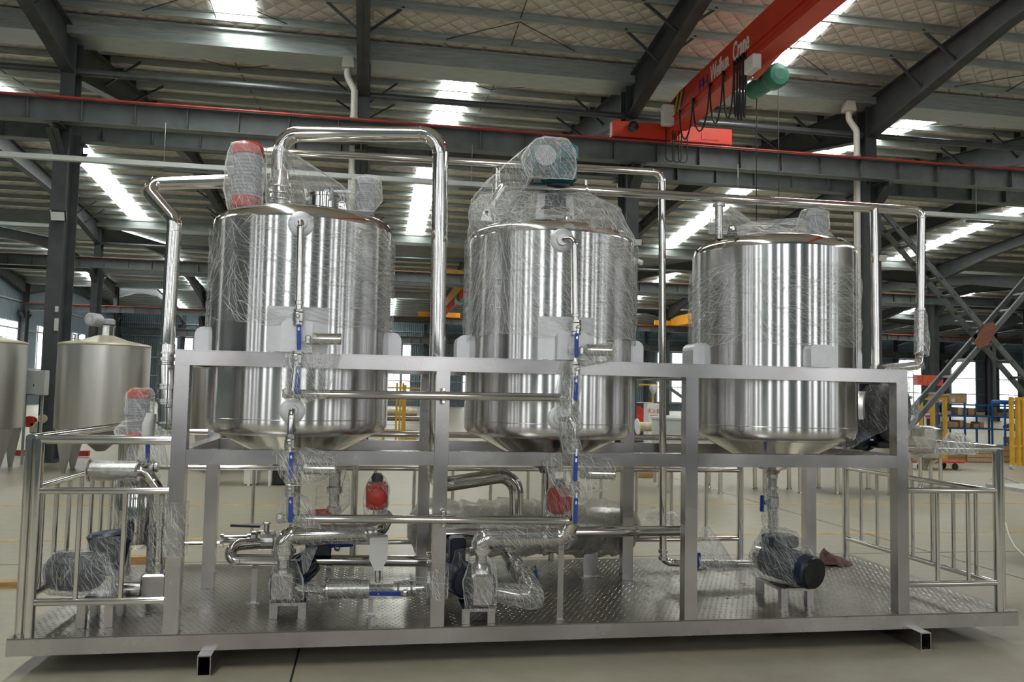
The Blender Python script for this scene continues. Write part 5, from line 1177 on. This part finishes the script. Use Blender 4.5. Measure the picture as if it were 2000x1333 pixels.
# steel table at right edge, with hose
p = atZ(1932, 946, .52); t = thing('steel_table', 'grey steel table cut by the right edge beside the guard rail', 'table', (p.x+.5, p.y-.3, ZF))
B().box(p.x, p.x+1.5, p.y-.75, p.y+.05, .485, .52).build('top', M_lug, t)
B().prism([(p.x+.02, .485), (p.x+1.4, .485), (p.x+1.4, .15), (p.x+.6, .15)], 'Y', p.y-.70, p.y-.66).build('gusset', M_frame, t)
for sx in (.65, 1.4):
    for sy in (-.70, -.05): B().box(p.x+sx, p.x+sx+.05, p.y+sy, p.y+sy+.05, ZF, .485).build('leg', M_frame, t)
q = [atZ(1964, 1022, ZF+.01), atZ(1970, 1045, ZF+.01), atZ(1982, 1068, ZF+.01), atZ(2004, 1090, ZF+.01), atZ(2050, 1110, ZF+.01)]
tag(B().tube(q, .008, 8).build('white_hose', M_white), 'thin white hose on the floor at the right edge', 'hose')
tag(B().tube([atZ(1935, 936, .53)+Vector((0, 0, 0)), atZ(1955, 932, .60), atZ(1990, 944, .53)], .008, 8).build('white_strap', M_white), 'thin white strap lying on the steel table', 'strap')
# timbers on the floor
p = atZ(5, 1150, ZF); tag(B().box(p.x-.9, p.x+.32, p.y, p.y+.10, ZF, ZF+.045).build('timber', M_wood), 'wooden batten on the floor left of the platform', 'timber')
p = atZ(270, 1112, ZF); tag(B().box(p.x-.15, p.x+.35, max(1.95, p.y), max(1.95, p.y)+.1, ZF, ZF+.10).build('timber', M_wood), 'wooden block on the floor behind the left pump', 'timber')
# ================================================================ stretch film
from mathutils.bvhtree import BVHTree
def creases(o, n, Lm, grain, spread, r):
    """fine raised creases in the film, following its surface"""
    me = o.data; V = [v.co.copy() for v in me.vertices]; Fc = [tuple(p.vertices) for p in me.polygons]
    tree = BVHTree.FromPolygons(V, Fc); m = MB(); ar = [p.area for p in me.polygons]
    for p in random.choices(list(me.polygons), weights=ar, k=n):
        nn = p.normal
        if (p.center+WL[o.name]-CAM).dot(nn) > .15 and random.random() < .75: continue
        g = Vector(grain); g = (g-nn*g.dot(nn)); q = nn.orthogonal().normalized() if g.length < .05 else g.normalized()
        d = Matrix.Rotation(random.gauss(0, spread), 3, nn) @ q
        l = Lm*random.uniform(.25, 1.0); pos = p.center.copy(); pts = []; k = 7
        for i in range(k):
            h = tree.find_nearest(pos)
            if h[0] is None: break
            pts.append(h[0]+h[1]*.0015); d = (d-h[1]*d.dot(h[1])); d = Matrix.Rotation(random.gauss(0, .025), 3, h[1]) @ d; pos = h[0]+d.normalized()*(l/k)
        if len(pts) > 2 and (pts[-1]-pts[0]).length > l*.3: m.tube([x+WL[o.name] for x in pts], [r*(.35+math.sin(3.1416*(i+.4)/len(pts))) for i in range(len(pts))], 3, caps=False)
    if m.v:
        c = m.build('film_crease', M_crease, o); c['kind'] = 'stuff'
def ftag(o, lab, dens=1100, Lm=.16, grain=(.5, .1, -1), spread=.35, r=.00045):
    area = sum(p.area for p in o.data.polygons)
    creases(o, max(25, int(area*dens)), Lm, grain, spread, r)
    return tag(o, lab, 'plastic film', 'clear stretch film')
def film_wrap(lab, c, prof, mat, amp=.010, seg=96, step=.02, fz=5.0, skew=0.0, slope=-.15):
    """film wound round a tank: irregular open cylinder"""
    m = MB(); rows = []
    for i in range(len(prof)-1):
        (r0, z0), (r1, z1) = prof[i], prof[i+1]; n = max(1, int(abs(z1-z0)/step))
        for k in range(n): rows.append((r0+(r1-r0)*k/n, z0+(z1-z0)*k/n))
    rows.append(prof[-1]); V = []
    for j, (r, z) in enumerate(rows):
        for i in range(seg):
            a = 6.2832*i/seg; q = Vector((math.cos(a)*3, math.sin(a)*3, z*fz+skew*math.sin(a)))
            e = amp*(.9*mnoise.noise(q)+.6*mnoise.noise(q*2.2)+.35*mnoise.noise(q*5.1))
            zz = z
            if j == 0 or j == len(rows)-1: zz = z+.05*mnoise.noise(Vector((math.cos(a)*2, math.sin(a)*2, z)))
            rr = r+.004+abs(e)*1.2
            V.append((c[0]+rr*math.cos(a), c[1]+rr*math.sin(a), zz))
    Fc = [(j*seg+i, j*seg+(i+1) % seg, (j+1)*seg+(i+1) % seg, (j+1)*seg+i) for j in range(len(rows)-1) for i in range(seg)]
    m.add(V, Fc, True); return ftag(m.build('stretch_film', mat), lab, 520, .5, (1, 1, slope), .28, .0005)
film_wrap('clear stretch film wound round the body of the left tank', (CX[0], CY), [(R+.010, 1.74), (R+.010, 2.0), (R+.012, 2.34)], M_filmh, .016)
film_wrap('clear stretch film wound round the body of the middle tank', (CX[1], CY), [(R+.010, 1.72), (R+.014, 2.0), (R+.012, 2.37)], M_filmd, .018, slope=-.6)
film_wrap('clear stretch film wound round the body of the right tank', (CX[2], CY), [(R+.010, 1.72), (R+.014, 1.9), (R+.010, 2.24)], M_filmh, .020)
def P(*l): return [at(*q) for q in l]
def box_pts(l, y0, y1): return [at(x, y, Y) for (x, y) in l for Y in (y0, y1)]
def drape(lab, pts, mat=None, sub=3, amp=.012, freq=8.0, relax=.25, **k): return ftag(hull(pts, 'stretch_film', mat or M_filmt, None, sub, amp, freq, True, relax), lab, **k)
def rings(*segs):
    out = []
    for a, b, r in segs:
        a = Vector(a); b = Vector(b); d = (b-a).normalized(); u = d.orthogonal().normalized(); v = d.cross(u)
        out += [p+(u*math.cos(k*.7854)+v*math.sin(k*.7854))*r for p in (a, b) for k in range(8)]
    return out
# lids
drape('crinkled film bag over the red-capped motor on the left tank', box_pts([(440, 318), (452, 280), (478, 276), (506, 286), (516, 320), (514, 400), (446, 412), (438, 370)], .27, .54), M_filmt, 3, .012, 11)
drape('film sheet stretched over fittings on the left tank lid', box_pts([(520, 290), (548, 286), (566, 318), (592, 340), (668, 362), (682, 376), (676, 404), (520, 404)], .22, .72), M_filmd, 3, .010, 9)
drape('rounded film bag over the small motor on the left tank lid', box_pts([(676, 385), (684, 352), (710, 342), (742, 345), (746, 392), (730, 414), (690, 412)], .30, .52), M_filmt, 3, .010, 12)
sk = [(CX[1]+.575*math.cos(a), CY+.575*math.sin(a), 2.38) for a in [k*.3927 for k in range(16)]]
drape('film tent gathered over the middle tank lid', sk+P((1144, 376, .30), (918, 402, .35), (930, 384, .5), (1213, 414, .40), (1205, 405, .7), (1130, 380, .7), (985, 372, .75), (1170, 388, .2), (925, 430, .25), (1206, 438, .25)), M_filmv, 4, .016, 7, .08, dens=700, Lm=.22, spread=.9)
drape('film bag over the teal motor of the middle tank', box_pts([(1030, 290), (1046, 272), (1066, 268), (1088, 276), (1108, 272), (1122, 292), (1124, 330), (1120, 352), (1030, 345), (1018, 310)], .17, .62), M_filmt, 3, .012, 10)
drape('film sheet slanting from the teal motor to the tank shoulder', P((1034, 282, .30), (1032, 282, .50), (1040, 345, .28), (1030, 348, .5), (925, 382, .25), (920, 395, .50), (930, 412, .25), (975, 420, .25), (1000, 415, .5), (960, 345, .5)), M_filmd, 3, .012, 8)
drape('film over the vent stub and lid of the right tank', P((1394, 394, .33), (1414, 396, .33), (1394, 394, .47), (1414, 396, .47), (1384, 458, .25), (1440, 455, .2), (1470, 432, .4), (1384, 455, .6), (1480, 450, .2)), M_filmd, 3, .010, 9)
drape('film bag over the small motor on the right tank lid', box_pts([(1556, 436), (1566, 412), (1592, 406), (1618, 414), (1620, 446), (1600, 464), (1560, 462)], .30, .54), M_filmt, 3, .010, 12)
drape('low film sheet across the right tank lid', P((1470, 442, .22), (1560, 438, .25), (1470, 432, .6), (1560, 425, .6), (1462, 460, .12), (1610, 462, .15), (1640, 470, .4), (1625, 455, .6), (1400, 458, .3)), M_filmd, 3, .008, 9)
# valve lines
drape('film gathered round the upper valves of the left line', P((556, 690, YP-.05), (600, 660, YP-.06), (664, 655, YP-.05), (668, 680, YP), (622, 722, YP-.02), (640, 775, YP-.03), (590, 790, YP-.05), (552, 780, YP-.04), (548, 745, YP), (575, 690, YP+.03), (660, 670, YP+.05), (630, 770, YP+.03), (552, 770, YP+.03), (600, 700, YP-.09), (580, 760, YP-.08)), M_filmd, 3, .012, 11)
drape('film gathered round the lower valves of the left line', P((528, 885, YP), (560, 868, YP-.04), (600, 880, YP-.08), (662, 888, YP), (655, 928, YP-.02), (605, 950, YP-.08), (560, 948, YP-.07), (545, 925, YP-.02), (540, 890, YP+.04), (650, 890, YP+.06), (650, 930, YP+.06), (560, 945, YP+.05)), M_filmd, 3, .012, 11)
drape('film knotted round the lowest valve of the left line', P((552, 960, YP-.06), (590, 965, YP-.06), (540, 1000, YP), (538, 1020, YP-.03), (600, 1032, YP-.05), (630, 1035, YP), (600, 1000, YP-.06), (545, 1015, YP+.04), (600, 970, YP+.05), (615, 1030, YP+.05)), M_filmv, 3, .010, 12)
ftag(sleeve(P((1116, 706, YP), (1114, 750, YP), (1110, 800, YP), (1114, 830, YP), (1112, 852, YP), (1118, 884, YP)), [.04, .068, .060, .075, .060, .055], 'stretch_film', M_filmt, None, 20, .020, 12), 'bunched film round the middle valve line before the tank')
drape('film gathered round the lower valves of the middle line', P((1060, 905, YP), (1090, 880, YP-.03), (1150, 884, YP-.06), (1200, 900, YP), (1204, 940, YP-.02), (1150, 975, YP-.06), (1095, 970, YP-.04), (1070, 925, YP-.02), (1080, 890, YP+.06), (1200, 905, YP+.07), (1190, 945, YP+.07), (1100, 965, YP+.06)), M_filmd, 3, .012, 11)
drape('film over the actuator beside the middle valve line', box_pts([(1132, 700), (1150, 676), (1196, 670), (1206, 686), (1196, 704), (1140, 716)], YP-.055, YP+.05), M_filmt, 3, .010, 12)
# pumps and pipes on the deck
drape('film wrapped round the pump casing before the left tank', box_pts([(526, 1140), (536, 1098), (578, 1092), (590, 1130), (592, 1172), (560, 1184), (528, 1182)], .22, .46), M_filmd, 3, .010, 11)
ftag(sleeve([(1.61, .33, .36), (1.61, .33, at(560, 1060, .33).z), at(578, 1044, .35), at(640, 1043, .36), at(735, 1041, .38)], [.060, .066, .070, .064, .066], 'stretch_film', M_filmd, None, 24, .008, 12), 'film wound along the fat elbow pipe of the left pump')
ftag(sleeve(P((592, 1153, .32), (632, 1153, .32), (700, 1150, .32), (760, 1150, .32), (838, 1148, .32)), [.045, .070, .068, .060, .058], 'stretch_film', M_filmd, None, 24, .012, 12), 'film wound along the strainer at deck level')
drape('film bag over the red actuator left of the post', box_pts([(708, 980), (716, 945), (732, 922), (748, 928), (760, 950), (756, 1005), (712, 1008)], .34, .50), M_filmd, 3, .008, 11)
drape('film bag over the upright valve left of the red actuator', box_pts([(618, 945), (640, 925), (672, 915), (684, 940), (682, 985), (665, 1003), (615, 1005)], .32, .50), M_filmd, 3, .010, 11)
drape('film tag stretched from elbow pipe to pump casing', P((585, 1070, .36), (622, 1068, .36), (600, 1118, .30), (592, 1125, .34), (606, 1100, .42), (612, 1070, .44)), M_filmv, 2, .006, 14)
ftag(sleeve([Vector((X[1]+.04, .04, z)) for z in (.16, .24, .36)], [.062, .066, .060], 'stretch_film', M_filmd, None, 20, .006, 14), 'film band wound low round the second front post')
drape('film wrapped round the pump casing before the middle tank', box_pts([(904, 1135), (918, 1096), (962, 1090), (972, 1140), (966, 1192), (912, 1196)], .03, .22), M_filmd, 3, .010, 11)
ftag(sleeve([(2.78, .12, .41), (2.78, .12, at(930, 1066, .12).z), at(950, 1052, .12), at(1020, 1050, .12), at(1100, 1049, .12), at(1118, 1036, .11)], [.060, .066, .075, .085, .080, .060], 'stretch_film', M_filmd, None, 24, .012, 12), 'film wound along the fat elbow pipe of the middle pump')
ftag(sleeve([(2.86, .12, .17), at(1042, 1168, .12), at(1030, 1140, .24), at(1010, 1112, .40)], [.055, .075, .065, .060], 'stretch_film', M_filmt, None, 22, .014, 12), 'film bunched round the suction elbow of the middle pump')
drape('film bag over the edge-on red actuator', box_pts([(1062, 1000), (1070, 958), (1096, 935), (1112, 950), (1110, 1010), (1070, 1018)], .24, .46), M_filmd, 3, .010, 11)
drape('film draped over the navy motor left of the middle pump', box_pts([(878, 1120), (890, 1075), (918, 1072), (914, 1130), (900, 1165), (876, 1150)], .28, .62), M_filmd, 3, .010, 11)
drape('film tent over the suction valve right of the third post', P((1372, 1028, .95), (1384, 1026, 1.0), (1320, 1104, .95), (1440, 1108, .95), (1330, 1100, 1.06), (1430, 1102, 1.06), (1380, 1116, .92), (1400, 1050, .94)), M_filmv, 3, .010, 10)
ftag(sleeve(P((1395, 1107, .99), (1430, 1105, .985), (1482, 1103, .98)), [.045, .038, .036], 'stretch_film', M_filmt, None, 18, .008, 16), 'film wound along the suction line of the right pump')
ftag(sleeve(P((1504, 920, CY), (1504, 980, CY), (1503, 1030, CY), (1500, 1062, CY)), [.045, .050, .055, .070], 'stretch_film', M_filmt, None, 18, .012, 12), 'film wound down the outlet pipe under the right tank')
drape('film draped over the navy pump motor under the right tank', rings(((4.83, .62, .26), (4.965, .262, .235), .128), ((4.885, .56, .30), (4.885, .56, .47), .05))+[Vector((4.96, .36, .47)), Vector((4.77, .36, .46)), Vector((4.96, .50, .47)), Vector((4.75, .60, .12)), Vector((4.74, .52, .14)), Vector((5.06, .46, .30))], M_filmt, 3, .012, 9, dens=700, Lm=.2, grain=(.3, -.6, -1), spread=.3)
# left end
drape('film stretched over the pump motor behind the left guard rail', rings(((.56, .36, .27), (.29, .50, .25), .125))+[Vector((.70, .22, .15)), Vector((.72, .30, .14)), Vector((.62, .22, .37)), Vector((.30, .36, .14)), Vector((.25, .42, .14)), Vector((.60, .44, .40))], M_filmt, 3, .012, 9, dens=700, Lm=.22, grain=(.35, 0, -1), spread=.3)
drape('film over the flared navy motor behind the left guard rail', box_pts([(174, 1058), (184, 1050), (236, 1050), (242, 1062), (236, 1118), (206, 1122), (190, 1110)], .33, .58), M_filmv, 3, .008, 11)
a0 = at(262, 1075, .85); ftag(sleeve([(a0.x, .85, a0.z+.03), (a0.x, .85, a0.z+.25), (a0.x, .85, a0.z+.48)], [.14, .15, .13], 'stretch_film', M_filmh, None, 26, .012, 9), 'film wound round the filter cylinder at the left end')
ftag(sleeve(P((307, 1118, .62), (309, 1060, .62), (312, 990, .62), (311, 965, .62)), [.05, .055, .058, .050], 'stretch_film', M_filmd, None, 20, .010, 12), 'film wound round the feed pipe at the left end')
drape('bunched film heap over fittings behind the left top rail', box_pts([(222, 842), (240, 824), (268, 818), (318, 820), (334, 828), (332, 850), (230, 852)], .62, .92), M_filmt, 3, .022, 9)
drape('film bag over the small red-capped motor at the left end', box_pts([(244, 800), (246, 768), (262, 757), (292, 758), (302, 768), (298, 826), (248, 826)], .66, .84), M_filmt, 3, .010, 12)
drape('film hanging between the spool and left top rail', P((255, 862, .62), (300, 866, .60), (322, 868, .6), (240, 905, .60), (330, 912, .58), (262, 868, .74), (322, 872, .74), (325, 905, .72)), M_filmv, 2, .010, 10)
ftag(sleeve([Vector((X[0]+.04, .04, z)) for z in (.42, .55, .72)], [.061, .064, .060], 'stretch_film', M_filmd, None, 20, .006, 14), 'film band wound round the left front post')
# right end
ftag(sleeve(P((1797, 606, .45), (1799, 640, .45), (1801, 668, .45), (1799, 694, .44)), [.040, .045, .052, .048], 'stretch_film', M_filmt, None, 20, .008, 14), 'film wound down the drop pipe at the right end')
ftag(sleeve(P((1794, 712, .40), (1770, 718, .37), (1725, 722, .34)), [.045, .042, .036], 'stretch_film', M_filmt, None, 20, .012, 14), 'film bunched along the low bend at the right end')
drape('thin film hanging behind the right end post', P((1776, 728, .50), (1792, 726, .48), (1784, 755, .55), (1796, 800, .60), (1792, 822, .70), (1776, 845, .70), (1770, 760, .80), (1770, 840, .85)), M_filmv, 3, .010, 9)
drape('film wrapped over the black blower right of the last tank', P((1660, 812, .80), (1680, 770, .70), (1695, 752, .68), (1742, 752, .64), (1750, 800, .60), (1740, 835, .62), (1650, 882, .72), (1640, 876, .85), (1690, 756, 1.0), (1745, 800, 1.02), (1700, 850, .66)), M_filmd, 3, .010, 9, dens=500)
drape('film heap tied over the right top rail', P((1822, 886, .00), (1830, 862, -.01), (1858, 846, .03), (1882, 846, .05), (1912, 884, .02), (1900, 889, -.01), (1830, 884, .09), (1870, 845, .12), (1905, 884, .10)), M_filmt, 4, .022, 11, dens=5000, Lm=.09)
ftag(sleeve([Vector((at(px, 870, .06).x, .06, 1.075)) for px in (1778, 1800, 1822)], [.055, .060, .050], 'stretch_film', M_bubble, None, 20, .012, 12), 'wrapped bundle lying along the right top rail by the post')
